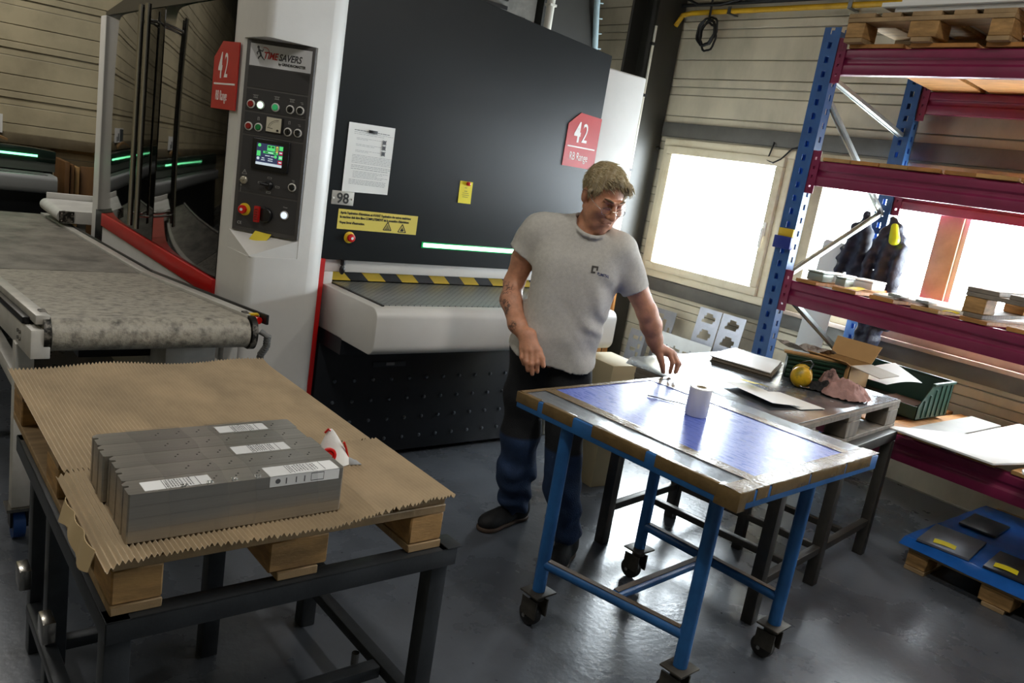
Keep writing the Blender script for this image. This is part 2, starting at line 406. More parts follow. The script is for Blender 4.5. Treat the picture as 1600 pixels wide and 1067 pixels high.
for y in (4.2, 3.2, 2.2, 1.2): MB().box(5.27, y, 3.03, 5.378, y+.03, 3.037).box(5.275, y, 3.03, 5.28, y+.03, 3.085).build('pipe_bracket', M('zinc', '8a8c8c', .4, 1.), gp, off=(5.3, 4.6, 3.05))
tag(MB().tube([(5.31, 4.9, 3.12), (5.31, 3.5, 3.115), (5.31, -1.5, 3.12)], .014, 8).build('cable', M('black_cable', '121110', .5), off=(5.31, 4.6, 3.12)), 'black cable run just above the yellow gas pipe', 'cable')
mCab = M('black_cable', '121110', .5)
def coil(name, c, r, turns, lab, n=26):
    pts = []
    for i in range(turns*n+1):
        a = 2*math.pi*i/n + 1.2; rr = r*(1+.12*math.sin(i*.37)+.05*math.sin(i*1.7)); k = i/n
        pts.append((c[0]-.012*k, c[1]+rr*math.cos(a)*.75+.01*math.sin(k*3), c[2]+rr*math.sin(a)+.02*math.cos(k*2)))
    pts = [(c[0], c[1]+.03, c[2]+.30)]+pts
    return tag(MB().tube(pts, .009, 6).build(name, mCab, off=c), lab, 'cable')
coil('cable_coil', (5.27, 4.36, 2.88), .10, 4, 'coil of black cable hanging below the yellow gas pipe')
pts = [(5.34, 4.5+.0*i, 3.14) for i in range(1)]
tag(MB().tube([(5.18, 4.66, 3.4), (5.2, 4.64, 3.16), (5.25, 4.5, 3.10), (5.27, 4.3, 3.1), (5.29, 4.12, 3.14), (5.3, 3.9, 3.12), (5.31, 3.6, 3.16), (5.32, 3.3, 3.13)], .012, 6).build('cable', mCab, off=(5.2, 4.6, 3.1)), 'slack black cable drooping over the yellow gas pipe', 'cable')
tag(MB().tube([(5.36, 3.62, 2.12), (5.33, 3.6, 2.10), (5.32, 3.62, 1.98), (5.31, 3.56, 1.965), (5.315, 3.5, 2.0), (5.33, 3.44, 2.08), (5.35, 3.36, 2.11), (5.36, 3.3, 2.10)], .006, 6).build('wire_hook', mCab, off=(5.33, 3.5, 2.05)), 'bent dark wire hooked over the top of the cream window frame', 'wire')
# hung cables and ducts in the dark gap behind the machine
mDk = M('dark_plant', '1c1a17', .55, var=.2)
tag(MB().tube([(4.55, 5.6, 3.5), (4.5, 5.5, 2.9), (4.45, 5.45, 2.6), (4.3, 5.4, 2.45), (4.1, 5.4, 2.45)], .018, 8).build('cable', mCab, off=(4.5, 5.5, 2.9)), 'black cable sagging in the gap behind the machine', 'cable')
tag(MB().tube([(4.1, 5.2, 3.3), (4.4, 5.15, 3.05), (4.75, 5.1, 3.2), (5.0, 5.05, 3.5)], .022, 8).build('hose', M('grey_hose', '6d675c', .5), off=(4.4, 5.1, 3.1)), 'grey hose arching between machine top and steel column', 'hose')
tag(MB().tube([(4.75, 5.25, 1.2), (4.78, 5.2, 2.0), (4.85, 5.1, 2.35), (5.0, 4.95, 2.5)], .016, 8).build('cable', mCab, off=(4.75, 5.25, 1.2)), 'black cable looping from machine side up to the column', 'cable')
du = thing('air_duct', 'brown galvanised air duct high behind the machine', 'duct', (4.6, 5.9, 3.2))
MB().cyl((3.6, 6.2, 3.35), (5.2, 6.0, 3.2), .16, n=20).build('duct_pipe', M('duct_metal', '7d6a55', .4, .7, var=.2), du)
for x in (3.9, 4.5, 5.0): MB().cyl((x, 6.15, 3.33), (x+.04, 6.147, 3.327), .17, n=20).build('duct_band', M('duct_metal', '7d6a55', .4, .7), du)
tag(MB().box(4.35, 5.55, .0, 4.62, 5.75, 2.62).build('service_trunk', mDk, off=(4.5, 5.6, 0), bev=.01), 'dark vertical service trunk behind the machine', 'trunking')
tag(MB().box(4.1, 5.33, 2.44, 5.1, 5.39, 2.52).box(4.1, 5.33, 2.44, 5.1, 5.34, 2.56).build('cable_tray', mDk, off=(4.6, 5.33, 2.44)), 'short dark cable tray bridging to the steel column', 'cable tray')
# timber laths leaning in the corner
mLath = M('lath_wood', 'a06a30', .6, var=.25, scale=5, stretch=(1, 1, .2))
for i, (x, y, h, lean, lb) in enumerate(((4.80, 4.45, 1.25, .10, 'orange wooden lath leaning in the corner behind the man'), (4.92, 4.50, 1.15, .16, 'shorter brown wooden lath leaning beside the orange one'))):
    tag(MB().bar((x, y, .0), (x+lean, y+.18, h), .022, .045).build('wooden_lath', mLath, off=(x, y, 0), bev=.002), lb, 'lath')
# ---- ceiling lamps (above the frame): fluorescent fittings
mTube = M('lamp_tube', 'fff4e0', .5, emit=3.)
mTray = M('lamp_tray', 'd8d8d4', .5)
def lamp(x, y, rz, power, lab, col=(1, .965, .91)):
    t = thing('ceiling_lamp', lab, 'lamp', (x, y, 4.3), rz, 'fluorescent fittings below the ceiling', world=False)
    MB().box(-.8, -.12, .06, .8, .12, .1).box(-.8, -.12, .0, -.78, .12, .06).box(.78, -.12, 0, .8, .12, .06).build('tray', mTray, t)
    for s in (-.06, .06): MB().cyl((-.75, s, .03), (.75, s, .03), .016, n=10).build('tube', mTube, t)
    for s in (-.5, .5): MB().cyl((s, 0, .1), (s, 0, .7), .006, n=6).build('hanger', mTray, t)
    l = bpy.data.lights.new('lamp_light', 'AREA'); l.shape = 'RECTANGLE'; l.size = 1.5; l.size_y = .2; l.energy = power; l.color = col
    o = bpy.data.objects.new('lamp_light', l); COL.objects.link(o); o.parent = t; o.location = (0, 0, -.02)
lamp(.3, .6, R_(90), 50, 'fluorescent fitting above the pallet table')
lamp(2.2, -.2, R_(90), 58, 'fluorescent fitting above the aisle in front of the blue table')
lamp(-1.6, 4.2, R_(90), 42, 'fluorescent fitting above the return conveyor side')
lamp(.2, 7.3, 0, 80, 'fluorescent fitting at the back wall')
lamp(4.3, .4, R_(90), 24, 'fluorescent fitting above the pallet racking')
# ================================================================== BELT GRINDING MACHINE
mWhite = M('machine_white', 'cfcdc8', .38, var=.05, scale=2.5, bump=.03, bscale=160)
mDark = M('hatch_dark', '15191b', .5, var=.06, spec=.35, bump=.10, bscale=420)
mBlk = M('base_black', '15181d', .45, bump=.06, bscale=300)
mRed = M('machine_red', 'b3120f', .4, var=.06)
mGlassB = M('black_glass_door', '050504', .045, bump=.07, bscale=2.6, spec=.55)
mInox = M('brushed_steel', 'a8a49c', .24, 1., var=.08, scale=40, stretch=(1, 1, .05))
mBlackP = M('black_plastic', '0e0e10', .35)
mYellow = M('warning_yellow', 'd9b51a', .5, var=.05)
mInk = M('black_ink', '15140f', .6)
mPaper = M('white_paper', 'e6e6e2', .7)
mMach = thing('grinding_machine', 'large white and charcoal belt grinding machine with black side doors and infeed bed', 'machine', (2.58, 4.8, 0))
def P(mb, name, mat, parent=mMach, **k): return mb.build(name, mat, parent, **k)
# --- control column with chamfered recess for the panel
def arc(cx, cy, r, a0, a1, n=6): return [(cx+r*math.cos(R_(a0+(a1-a0)*i/n)), cy+r*math.sin(R_(a0+(a1-a0)*i/n))) for i in range(n+1)]
full = [(1.37, 3.80)]+arc(1.405, 3.465, .035, 180, 270)+[(1.655, 3.43)]+arc(1.655, 3.53, .10, 270, 350)+[(1.762, 3.80)]
cham = [(1.37, 3.80), (1.37, 3.684), (1.598, 3.4295), (1.655, 3.43)]+arc(1.655, 3.53, .10, 270, 350)+[(1.762, 3.80)]
cb = MB().prism(full, 'z', 0, 1.078).prism(cham, 'z', 1.078, 2.004).prism(full, 'z', 2.004, 2.62)
P(cb, 'control_column', mWhite, ang=30)
P(MB().add([(1.371, 3.684, 1.162), (1.598, 3.431, 1.162), (1.376, 3.436, 1.082), (1.371, 3.684, 1.078), (1.598, 3.431, 1.078), (1.376, 3.436, 1.078)], [(0, 2, 1), (3, 4, 5), (0, 3, 5, 2), (1, 2, 5, 4), (0, 1, 4, 3)]), 'panel_ledge', mWhite)
# --- control panel: local frame, x along the panel, y up, z out
PO = Vector((1.383, 3.669, 1.165)); PX = Vector((.64538, -.76386, 0))
PT = frame(PO + Vector((-.76386, -.64538, 0))*-.004, PX, (0, 0, 1))
mPan = M('panel_grey', '4a4847', .5); mPanD = M('panel_field', '333233', .55, var=.05)
cp = P(MB(PT).box(.0, .0, .002, .322, .836, .016), 'control_panel', mPan, bev=.003)
def PP(mb, name, mat, **k): return mb.build(name, mat, cp, **k)
for a, b in ((.02, .172), (.18, .426), (.434, .528), (.536, .628), (.636, .722)):
    PP(MB(PT).box(.018, a, .0155, .306, b, .0175), 'field', mPanD)
PP(MB(PT).box(.02, .727, .0155, .308, .82, .0185), 'logo_plate', M('logo_plate_white', 'd4d5d8', .35))
def ptxt(body, x, y, size, mat, **k): return text(None, 'lettering', body, size, mat, cp, PT @ Matrix.Translation((x, y, .019)), **k)
mRedInk = M('red_ink', 'b01b1b', .5); mGreyInk = M('grey_ink', '3c3c40', .5); mPaleInk = M('pale_ink', 'a8a8a4', .6)
ptxt('TIME', .083, .762, .040, mRedInk, shear=.25, bold=.0009, xs=.78)
ptxt('SAVERS', .156, .762, .040, mGreyInk, shear=.25, bold=.0009, xs=.80)
ptxt('by GRINDINGMASTER', .157, .742, .0155, mInk, bold=.0004, xs=.84)
ptxt('CE', .026, .030, .018, mPaleInk)
ptxt('Power', .243, .136, .008, mPaleInk)
# running figure of the logo: limbs and a red arc
lg = MB(PT)
for a, b, w in (((.058, .800), (.066, .786), .007), ((.066, .787), (.072, .772), .008), ((.060, .790), (.052, .782), .004), ((.052, .782), (.056, .775), .004), ((.072, .773), (.062, .764), .005), ((.062, .764), (.060, .757), .004), ((.072, .773), (.082, .762), .005), ((.082, .762), (.090, .756), .004), ((.066, .795), (.078, .790), .004), ((.078, .790), (.080, .800), .003)):
    lg.bar((a[0], a[1], .019), (b[0], b[1], .019), .0014, w, up=(0, 1, 0) if abs(a[0]-b[0]) > abs(a[1]-b[1]) else (1, 0, 0))
lg.cyl((.057, .806, .0185), (.057, .806, .0197), .0055, n=10)
PP(lg, 'logo_figure', mGreyInk)
PP(MB(PT).tube([(.088+.022*math.cos(R_(a)), .786+.022*math.sin(R_(a)), .019) for a in range(110, -30, -10)], .0013, 5), 'logo_arc', mRedInk)
mRing = M('button_ring', 'd2d0ca', .35)
def button(x, y, mat, r=.0135, cap=.006, name='button'):
    b = MB(PT).lathe([(r+.004, .017), (r+.004, .022), (r, .024), (r, .020)], n=20, m=0) if False else MB(PT)
    b.T = PT @ Matrix.Translation((x, y, 0))
    b.lathe([(r+.0052, .017), (r+.0052, .0225), (r+.001, .0245), (r, .0215)], n=20, m=0)
    b.lathe([(r-.0005, .0205), (r-.0005, .023+cap*.5), (r*.8, .024+cap)], n=20, m=1)
    return PP(b, name, [mRing, mat])
mBR = M('button_red', '8a1410', .35); mBG = M('button_green', '0f7a3c', .35); mBK = M('button_black', '121212', .3)
mLitG = M('lit_green_button', 'bff5d0', .4, emit=2.2); mLitG2 = M('half_lit_green', '2f9a5c', .4, emit=.5); mLitW = M('lit_white_button', 'cfdcf2', .4, emit=1.3)
button(.045, .563, mBR); button(.091, .564, mLitG); b3 = button(.162, .564, mLitG2)
for x, y in ((.232, .565), (.279, .566), (.231, .468), (.278, .470), (.276, .232)):
    k = button(x, y, mBK, name='knob')
    b = MB(); b.T = PT @ Matrix.Translation((x, y, .026)) @ Matrix.Rotation(R_(random.choice((45, 20, -30, 0))), 4, 'Z'); b.box(-.0035, -.012, 0, .0035, .012, .008); b.build('knob_grip', mBK, cp, bev=.001)
button(.043, .467, mBR); button(.090, .468, mBG); button(.252, .103, mLitW, r=.0145)
# analogue meter
PP(MB(PT).box(.124, .453, .017, .206, .522, .022), 'meter_case', mBlackP, bev=.002)
mt = MB(PT).box(.128, .457, .022, .198, .519, .0245)
PP(mt, 'meter_face', M('meter_cream', 'c9c3ae', .5))
PP(MB(PT).tube([(.186-.048*math.cos(R_(a)), .472+.038*math.sin(R_(a)), .0248) for a in range(0, 91, 9)], .0009, 4).tube([(.186-.041*math.cos(R_(a)), .472+.032*math.sin(R_(a)), .0248) for a in range(0, 91, 9)], .0005, 4).bar((.134, .474, .0248), (.160, .472, .0248), .001, .0018, up=(0, 1, 0)).cyl((.184, .466, .0245), (.184, .466, .028), .005, n=12), 'meter_scale', mInk)
# touch screen
PP(MB(PT).box(.073, .287, .017, .250, .424, .030), 'screen_bezel', mBlackP, bev=.006, seg=3)
ptxt2 = lambda body, x, y, s, mat, **k: text(None, 'lettering', body, s, mat, cp, PT @ Matrix.Translation((x, y, .0335)), **k)
mScr = M('screen_blue', '3a4468', .3, emit=.45); mScrG = M('screen_green', '52d070', .3, emit=.9); mScrW = M('screen_white', 'c7d6e0', .3, emit=.8); mScrR = M('screen_red', 'b03040', .3, emit=.7); mScrD = M('screen_dark_green', '2c6a40', .3, emit=.4); mScrY = M('screen_yellow', 'd8c860', .3, emit=.7)
sc_ = MB(PT).box(.097, .309, .0295, .222, .403, .0312, 0)
def sb(x0, y0, x1, y1, mi, z=.0318): sc_.box(.097+.125*x0, .309+.094*y0, .031, .097+.125*x1, .309+.094*y1, z, mi)
sb(0, 0, 1, .12, 2); sb(.86, .78, 1, .97, 1); sb(.86, .58, 1, .74, 3); sb(.86, .36, 1, .54, 1); sb(.84, .13, 1, .32, 3)
sb(.02, .40, .16, .64, 1); sb(.40, .70, .70, .95, 1); sb(.43, .84, .53, .92, 4, .0324); sb(.57, .84, .67, .92, 4, .0324); sb(.26, .56, .82, .66, 1); sb(.32, .585, .44, .635, 4, .0324); sb(.66, .585, .76, .635, 4, .0324); sb(.46, .59, .63, .63, 2, .0324)
sb(.74, .66, .82, .95, 5); sb(.765, .72, .795, .89, 4, .0324); sb(.34, .44, .52, .475, 2); sb(.56, .43, .68, .465, 2); sb(.22, .31, .32, .345, 2); sb(.20, .22, .34, .255, 2); sb(.46, .31, .64, .345, 2); sb(.46, .22, .64, .255, 2)
sb(.88, .42, .98, .48, 2, .0324); sb(.88, .20, .98, .26, 2, .0324); sb(.88, .64, .98, .70, 2, .0324)
for cx, cy, r, mi in ((.10, .90, .0075, 1), (.74, .46, .0068, 1), (.08, .29, .0065, 2)): sc_.cyl((.097+.125*cx, .309+.094*cy, .031), (.097+.125*cx, .309+.094*cy, .0318), r, n=14, m=mi)
PP(sc_, 'screen', [mScr, mScrG, mScrW, mScrR, mScrD, mScrY])
# pictograms printed over the buttons
pg = MB(PT)
for x, y in ((.063, .598), (.164, .604), (.236, .603)):
    pg.box(x-.011, y-.006, .0175, x+.011, y-.0045, .0181).box(x-.013, y+.005, .0175, x+.013, y+.0065, .0181)
    for i in (-1, 0, 1): pg.bar((x+i*.007, y-.004, .0178), (x+i*.007, y+.005, .0178), .0012, .0006, up=(0, 0, 1))
for x, y in ((.282, .6), (.28, .505), (.277, .262)): pg.box(x-.006, y, .0175, x+.006, y+.0015, .0181).box(x-.002, y-.006, .0175, x+.008, y-.0045, .0181)
for x, y in ((.086, .505), (.233, .508)): pg.box(x-.004, y-.007, .0175, x-.0025, y+.007, .0181).box(x+.0025, y-.007, .0175, x+.004, y+.007, .0181).box(x-.004, y+.006, .0175, x+.004, y+.0075, .0181)
for x, y in ((.164, .256), (.164, .192), (.205, .222), (.12, .229)):
    pg.box(x-.010, y-.004, .0175, x+.010, y-.003, .0181).box(x-.010, y+.003, .0175, x+.010, y+.004, .0181).box(x-.010, y-.004, .0175, x-.009, y+.004, .0181).box(x+.009, y-.004, .0175, x+.010, y+.004, .0181)
for a, b in (((.030, .256), (.052, .256)), ((.052, .256), (.041, .276)), ((.041, .276), (.030, .256)), ((.041, .270), (.041, .262))): pg.bar((a[0], a[1], .0178), (b[0], b[1], .0178), .0014, .0007, up=(0, 0, 1))
pg.box(.028, .175, .0175, .029, .212, .0181).cyl((.0285, .205, .0175), (.0285, .205, .0181), .004, n=10)
PP(pg, 'pictogram', mPaleInk)
# key switch, joystick
ks = MB(PT @ Matrix.Translation((.042, .229, 0))).lathe([(.017, .017), (.017, .024), (.013, .027), (.013, .031)], n=20).box(-.009, -.0015, .031, .009, .0015, .046, 1)
PP(ks, 'key_switch', [M('key_cream', 'b9b3a2', .35, .4), mInox])
js = MB(PT @ Matrix.Translation((.165, .224, 0))).lathe([(.020, .017), (.019, .026), (.010, .034)], n=16); js.cyl((0, 0, .03), (-.03, .004, .05), .008, .006, n=10)
PP(js, 'joystick', mBlackP)
# emergency stop and main switch
mES = M('stop_red', 'c4140e', .3)
def estop(T, parent):
    b = MB(T).lathe([(.028, .0), (.028, .004), (.026, .005)], n=28, m=0).lathe([(.013, .005), (.013, .014), (.019, .017), (.020, .027), (.017, .032), (.006, .034)], n=24, m=1).cyl((0, 0, .034), (0, 0, .0345), .007, n=12, m=2)
    return b.build('emergency_stop', [mYellow, mES, mPaper], parent)
estop(PT @ Matrix.Translation((.058, .099, .0175)), cp)
ms = MB(PT @ Matrix.Translation((.162, .090, 0))).lathe([(.034, .017), (.034, .032), (.030, .036)], n=28, m=0); ms.box(-.040, -.036, .036, -.018, .036, .056, 1)
for i in range(5): ms.box(-.036, -.026+.011*i, .056, -.022, -.020+.011*i, .0572, 2)
PP(ms, 'main_switch', [mBlackP, mRed, M('switch_dark_red', '7a1008', .4)], bev=.0015)
# yellow hand-written note lying on the ledge
nt_ = frame(Vector((1.44, 3.57, 1.146)), (.645, -.764, 0), (.40, .33, .25))
tn = MB(frame(PO+Vector((-.012, -.010, -.002)), PX, Vector((.36, .31, .82)))).sheet(lambda u, v: (.125+.075*u-.03*(1-v), -.065+.072*v, .006*math.sin(3*u+v*2)-.03*(1-v)*.2+.012), 6, 6, Vector((0, 0, .0008)))
yn = tag(tn.build('paper_note', M('yellow_note', 'd8c22a', .6), off=PO), 'yellow paper note stuck below the control panel', 'note')
# --- hatch (dark front) and what is fixed on it
YH = 3.52
hatch = P(MB().prism([(1.76, 1.07), (3.448, 1.07), (3.448, 2.348), (2.478, 2.42), (1.76, 2.475)], 'y', YH, YH+.07), 'front_hatch', mDark, bev=.006)
P(MB().prism([(1.775, 1.10), (3.44, 1.10), (3.44, 2.30), (1.775, 2.42)], 'y', YH+.07, YH+.12), 'hatch_back', mBlackP)
P(MB().box(2.327, YH-.006, 1.164, 2.99, YH+.002, 1.184).cyl((2.327, YH-.002, 1.174), (2.326, YH-.002, 1.174), .01), 'light_strip', M('green_led', 'c8ffe0', .4, emit=5.5), bev=.003)
P(MB().box(2.316, YH-.004, 1.158, 3.0, YH-.0005, 1.190), 'strip_halo_housing', M('led_green_halo', '0d9a50', .3, emit=.55), bev=.001)  # faint emission on the housing imitates the green halo round the strip
def sign42(parent, T, w, h):
    """red tag-shaped sign: local x right, y up, z out"""
    s = MB(T).prism([(0, 0), (w, 0), (w, h*.97), (w*.33, h), (0, h*.77)], 'z', 0, .004)
    o = s.build('range_sign', mRed, parent)
    for body, x, y, sz, bo in (('4', .22, .47, .155, .0045), ('2', .455, .47, .155, .0003), ('RB Range', .17, .13, .064, .0)):
        text(None, 'lettering', body, sz, M('sign_white', 'e8e4e0', .5), parent, T @ Matrix.Translation((w*x, h*y, .0045)), bold=bo, xs=.62 if len(body) < 3 else .60)
    MB(T).box(w*.07, h*.36, .004, w*.93, h*.385, .0052).build('sign_rule', M('sign_white', 'e8e4e0', .5), parent)
sign42(hatch, FRONT(3.193, YH-.0005, 1.693), .255, .306)
# numbered steel plate
P(MB().box(1.781, YH-.004, 1.337, 1.897, YH-.0005, 1.402), 'number_plate', M('satin_plate', 'a9a59c', .5, .35), hatch, bev=.001)
text(None, 'lettering', '98', .068, mInk, hatch, FRONT(1.806, YH-.0055, 1.346), bold=.0012, xs=.95)
for x in (1.789, 1.889): P(MB().cyl((x, YH-.004, 1.367), (x, YH-.009, 1.367), .005, n=10), 'screw', mRing, hatch)
# yellow instruction label
P(MB().box(1.825, YH-.002, 1.222, 2.273, YH-.0003, 1.318), 'warning_label', M('label_yellow', 'd2bf4c', .5), hatch)
for body, x, z, s in (("Après l'opération d'aluminium et AVANT l'opération des autres matériaux", 1.836, 1.296, .0172), ("la machine doit être libre COMPLETEMENT de la poussière d'aluminium", 1.836, 1.276, .0172), ("Voyez livret d'instruction.", 1.836, 1.249, .0172)):
    text(None, 'lettering', body, s, mInk, hatch, FRONT(x, YH-.0028, z), bold=.0004, xs=.76)
def tri(x, z, s, sym):
    T = FRONT(x, YH-.0024, z)
    b = MB(T)
    for a, c in (((-s, 0), (s, 0)), ((s, 0), (0, s*1.75)), ((0, s*1.75), (-s, 0))): b.bar((*a, .0003), (*c, .0003), .004, .0008, up=(0, 0, 1))
    if sym == 0:
        b.prism([(-.008, .004), (.008, .004), (.010, .012), (.004, .016), (.0, .026), (-.004, .015), (-.010, .011)], 'z', 0, .0006)
    else:
        for i in range(5): b.bar((-.014+.0035*i, .005+.006*i, .0003), (.014-.0035*i, .005+.006*i, .0003), .0036, .0008, up=(0, 0, 1))
    b.build('hazard_symbol', mInk, hatch)
tri(2.101, 1.234, .023, 1); tri(2.187, 1.230, .023, 0)
estop(FRONT(1.897, YH, 1.184), hatch)
# instruction sheet hung with a clip (a thing of its own), yellow note with red magnet
ish = thing('instruction_sheet', 'white printed instruction sheet hanging on the charcoal hatch', 'paper', (1.95, YH-.003, 1.40))
MB(FRONT(1.828, YH-.002, 1.402)).sheet(lambda u, v: (.248*u, .322*v+.006*u, .0035+.0025*math.sin(6*u)*(1-v)), 8, 8, Vector((0, 0, .0006))).build('sheet', mPaper, ish)
rows = [(.27, .03, .19, 2.2), (.262, .03, .21, .8), (.254, .03, .16, .8), (.236, .045, .15, .8), (.230, .045, .06, .8), (.207, .045, .16, .8), (.201, .045, .10, .8), (.179, .045, .14, .8), (.173, .045, .07, .8)]
rows += [(.156-.007*i, .032, .215, .9) for i in range(6)]+[(.108-.007*i, .032, .215, 1.1) for i in range(2)]+[(.092, .032, .20, 1.3)]+[(.08-.0068*i, .045, .19-.03*(i % 3), .9) for i in range(5)]+[(.040-.0065*i, .028, .20, 1.1) for i in range(4)]
pr = MB(FRONT(1.828, YH-.0082, 1.402))
rnd = random.Random(3)
for y, x0, w, t in rows:
    x = x0
    while x < x0+w:
        ww = min(rnd.uniform(.006, .022), x0+w-x)
        if ww > .003: pr.box(x, y+.02, 0, x+ww, y+.02+.0012*t, .0003)
        x += ww+.003
for y in (.252, .226, .199):
    pr.lathe([(.0095, .0), (.0095, .0004)], (.196, y, 0), n=16)
    for a in range(4): pr.bar((.196+.010*math.cos(a*1.5708+.785), y+.010*math.sin(a*1.5708+.785), .0002), (.196+.014*math.cos(a*1.5708+.785), y+.014*math.sin(a*1.5708+.785), .0002), .005, .0004, up=(0, 0, 1))
pr.build('print', M('print_grey', '55565a', .7), ish)
MB(FRONT(1.828, YH-.0085, 1.402)).box(.105, .286, 0, .150, .300, .006).build('clip', mBlackP, ish, bev=.001)
yn2 = thing('paper_note', 'small yellow note held by a red magnet on the charcoal hatch', 'note', (2.545, YH-.003, 1.41))
MB(FRONT(2.504, YH-.001, 1.411)).sheet(lambda u, v: (.083*u, .115*v, .001+.004*(1-v)*(1-v)), 4, 6, Vector((0, 0, .0005))).build('sheet', M('bright_yellow_note', 'e2d21e', .6), yn2)
MB(FRONT(2.504, YH-.007, 1.411)).box(.030, .062, 0, .050, .066, .0004).box(.020, .052, 0, .060, .0545, .0004).box(.018, .042, 0, .064, .0445, .0004).box(.022, .032, 0, .058, .0345, .0004).box(.030, .080, 0, .046, .083, .0004).build('print', M('note_ink', '8a7f20', .7), yn2)
MB(FRONT(2.551, YH-.004, 1.515)).lathe([(.008, 0), (.011, .004), (.008, .010), (.010, .016), (.004, .019)], n=16).build('magnet', mES, yn2)
# --- lintel, hazard strip, bed, base
P(MB().box(1.775, 3.545, 1.008, 3.45, 3.60, 1.07).box(1.775, 3.545, .945, 1.846, 3.60, 1.008), 'lintel', mWhite, bev=.003)
P(MB().box(1.846, 3.60, .95, 3.34, 3.62, 1.01), 'hazard_board', mBlackP)
x = 1.846; i = 0
while x < 3.25:
    w = .102
    P(MB().prism([(max(x-.03, 1.846), 1.0075), (x+w-.03, 1.0075), (x+w+.025, .9575), (x+.025 if x > 1.85 else 1.846, .9575)], 'y', 3.594, 3.60), 'hazard_stripe', mYellow if i % 2 == 0 else mBlackP)
    x += w; i += 1
P(MB().cyl((1.885, 3.53, 1.07), (1.885, 3.53, 1.045), .012, n=12).lathe([(.006, -.046), (.013, -.036), (.015, -.022), (.011, -.008), (.006, 0)], (1.885, 3.53, 1.045), n=14), 'hatch_buffer', mBlackP)
def rrect(y0, y1, z0, z1, r):
    return [(y1, z0), (y1, z1)]+[(y0+r+r*math.cos(R_(a)), z1-r+r*math.sin(R_(a))) for a in range(90, 181, 12)]+[(y0+r+r*math.cos(R_(a)), z0+r+r*math.sin(R_(a))) for a in range(180, 271, 12)]
bed = P(MB().prism(rrect(3.005, 3.62, .728, .947, .05), 'x', 1.80, 3.335), 'infeed_bed', mWhite, bev=.004, ang=50)
def belt_mat():
    m = M('mesh_belt', '5b5d5c', .4, .0, var=.1); nt = m.node_tree; N = nt.nodes; L = nt.links; b = N['Principled BSDF']
    tc = N.new('ShaderNodeTexCoord'); mp = N.new('ShaderNodeMapping'); mp.inputs['Rotation'].default_value = (0, 0, R_(0)); mp.inputs['Scale'].default_value = (1, 1, 1)
    br = N.new('ShaderNodeTexBrick'); br.inputs['Scale'].default_value = 15; br.inputs['Mortar Size'].default_value = .04; br.inputs['Color1'].default_value = (*lin('8d8f8b'), 1); br.inputs['Color2'].default_value = (*lin('848682'), 1); br.inputs['Mortar'].default_value = (*lin('141414'), 1)
    L.new(tc.outputs['Object'], mp.inputs[0]); L.new(mp.outputs[0], br.inputs[0]); L.new(br.outputs[0], b.inputs['Base Color'])
    bp = N.new('ShaderNodeBump'); bp.inputs['Strength'].default_value = .5; bp.inputs['Distance'].default_value = .004; bp.invert = True
    L.new(br.outputs['Fac'], bp.inputs['Height']); L.new(bp.outputs[0], b.inputs['Normal'])
    b.inputs['Roughness'].default_value = .28
    return m
P(MB().box(1.862, 3.075, .9465, 3.275, 3.60, .9515), 'feed_belt', belt_mat())
P(MB().box(1.850, 3.06, .9455, 1.862, 3.60, .9535), 'belt_edge', mBlackP)
P(MB().box(1.80, YH, .03, 3.34, 3.60, .66), 'base_front', mBlk, bev=.004)
P(MB().box(1.74, 3.50, .0, 1.776, 3.62, 1.075), 'red_edge', mRed)
P(MB().box(1.776, 3.60, .0, 3.45, 6.1, .96), 'lower_body', mBlk)
P(MB().box(1.46, 3.82, .95, 3.75, 6.15, 2.15), 'upper_body', M('body_dark', '1a1a1a', .5))
P(MB().box(1.80, 3.30, .655, 3.34, 3.56, .735), 'bed_support', mBlk)
b0 = None
for r_, z in enumerate((.11, .222, .335, .448)):
    for k in range(-2, 11):
        xx = 2.13+.1115*k
        if b0 is None:
            b0 = MB().lathe([(.010, 0), (.010, -.004), (.007, -.009), (.003, -.010)], (xx, YH, z), axis=(0, 1, 0), n=10).build('bolt', M('bolt_highlight', '6a7078', .35, .3), mMach); x00, z00 = xx, z  # highlights on the bolts are put into their lighter base colour
        else: link_copy(b0, mMach, (xx-x00, 0, z-z00))
P(MB().box(2.116, YH-.006, .518, 2.316, YH, .546), 'name_plate', M('plate_grey', '2e3136', .4), bev=.001)
P(MB().box(2.195, YH-.0075, .525, 2.245, YH-.0055, .541), 'plate_sticker', M('sticker_grey', '8a8c8e', .5))
# right hand column, side and top
P(MB().box(3.45, 3.55, 0, 3.80, 4.0, 2.287), 'right_column', M('machine_white', 'cfcdc8', .38), bev=.012, seg=3)
P(MB().box(3.70, 4.0, 0, 3.79, 6.2, 2.1), 'right_side', mWhite, bev=.01)
# --- left side: glass doors with bar handles, red band, white skirt
XG = 1.366
P(MB().box(XG, 3.80, .90, 1.41, 4.845, 2.18), 'side_door', mGlassB, bev=.002)
P(MB().box(XG, 4.855, .90, 1.41, 6.15, 2.18), 'side_door', mGlassB, bev=.002)
for y in (5.07, 4.935):
    h = P(MB().cyl((1.300, y, .955), (1.300, y, 2.185), .0155, n=18), 'bar_handle', mInox)
    for z in (1.03, 2.10): MB().cyl((1.300, y, z), (XG, y, z), .008, n=10).build('standoff', mInox, h)
P(MB().box(1.352, 3.80, .812, 1.41, 5.98, .897), 'red_band', mRed, bev=.003)
P(MB().box(1.362, 3.80, 0, 1.41, 6.15, .812), 'side_skirt', mWhite, bev=.003)
P(MB().box(1.355, 5.98, .70, 1.41, 6.15, .90), 'band_end', mBlackP)
P(MB().box(1.362, 6.155, 0, 1.41, 6.30, 2.185), 'rear_post', M('machine_white', 'cfcdc8', .38), bev=.01)
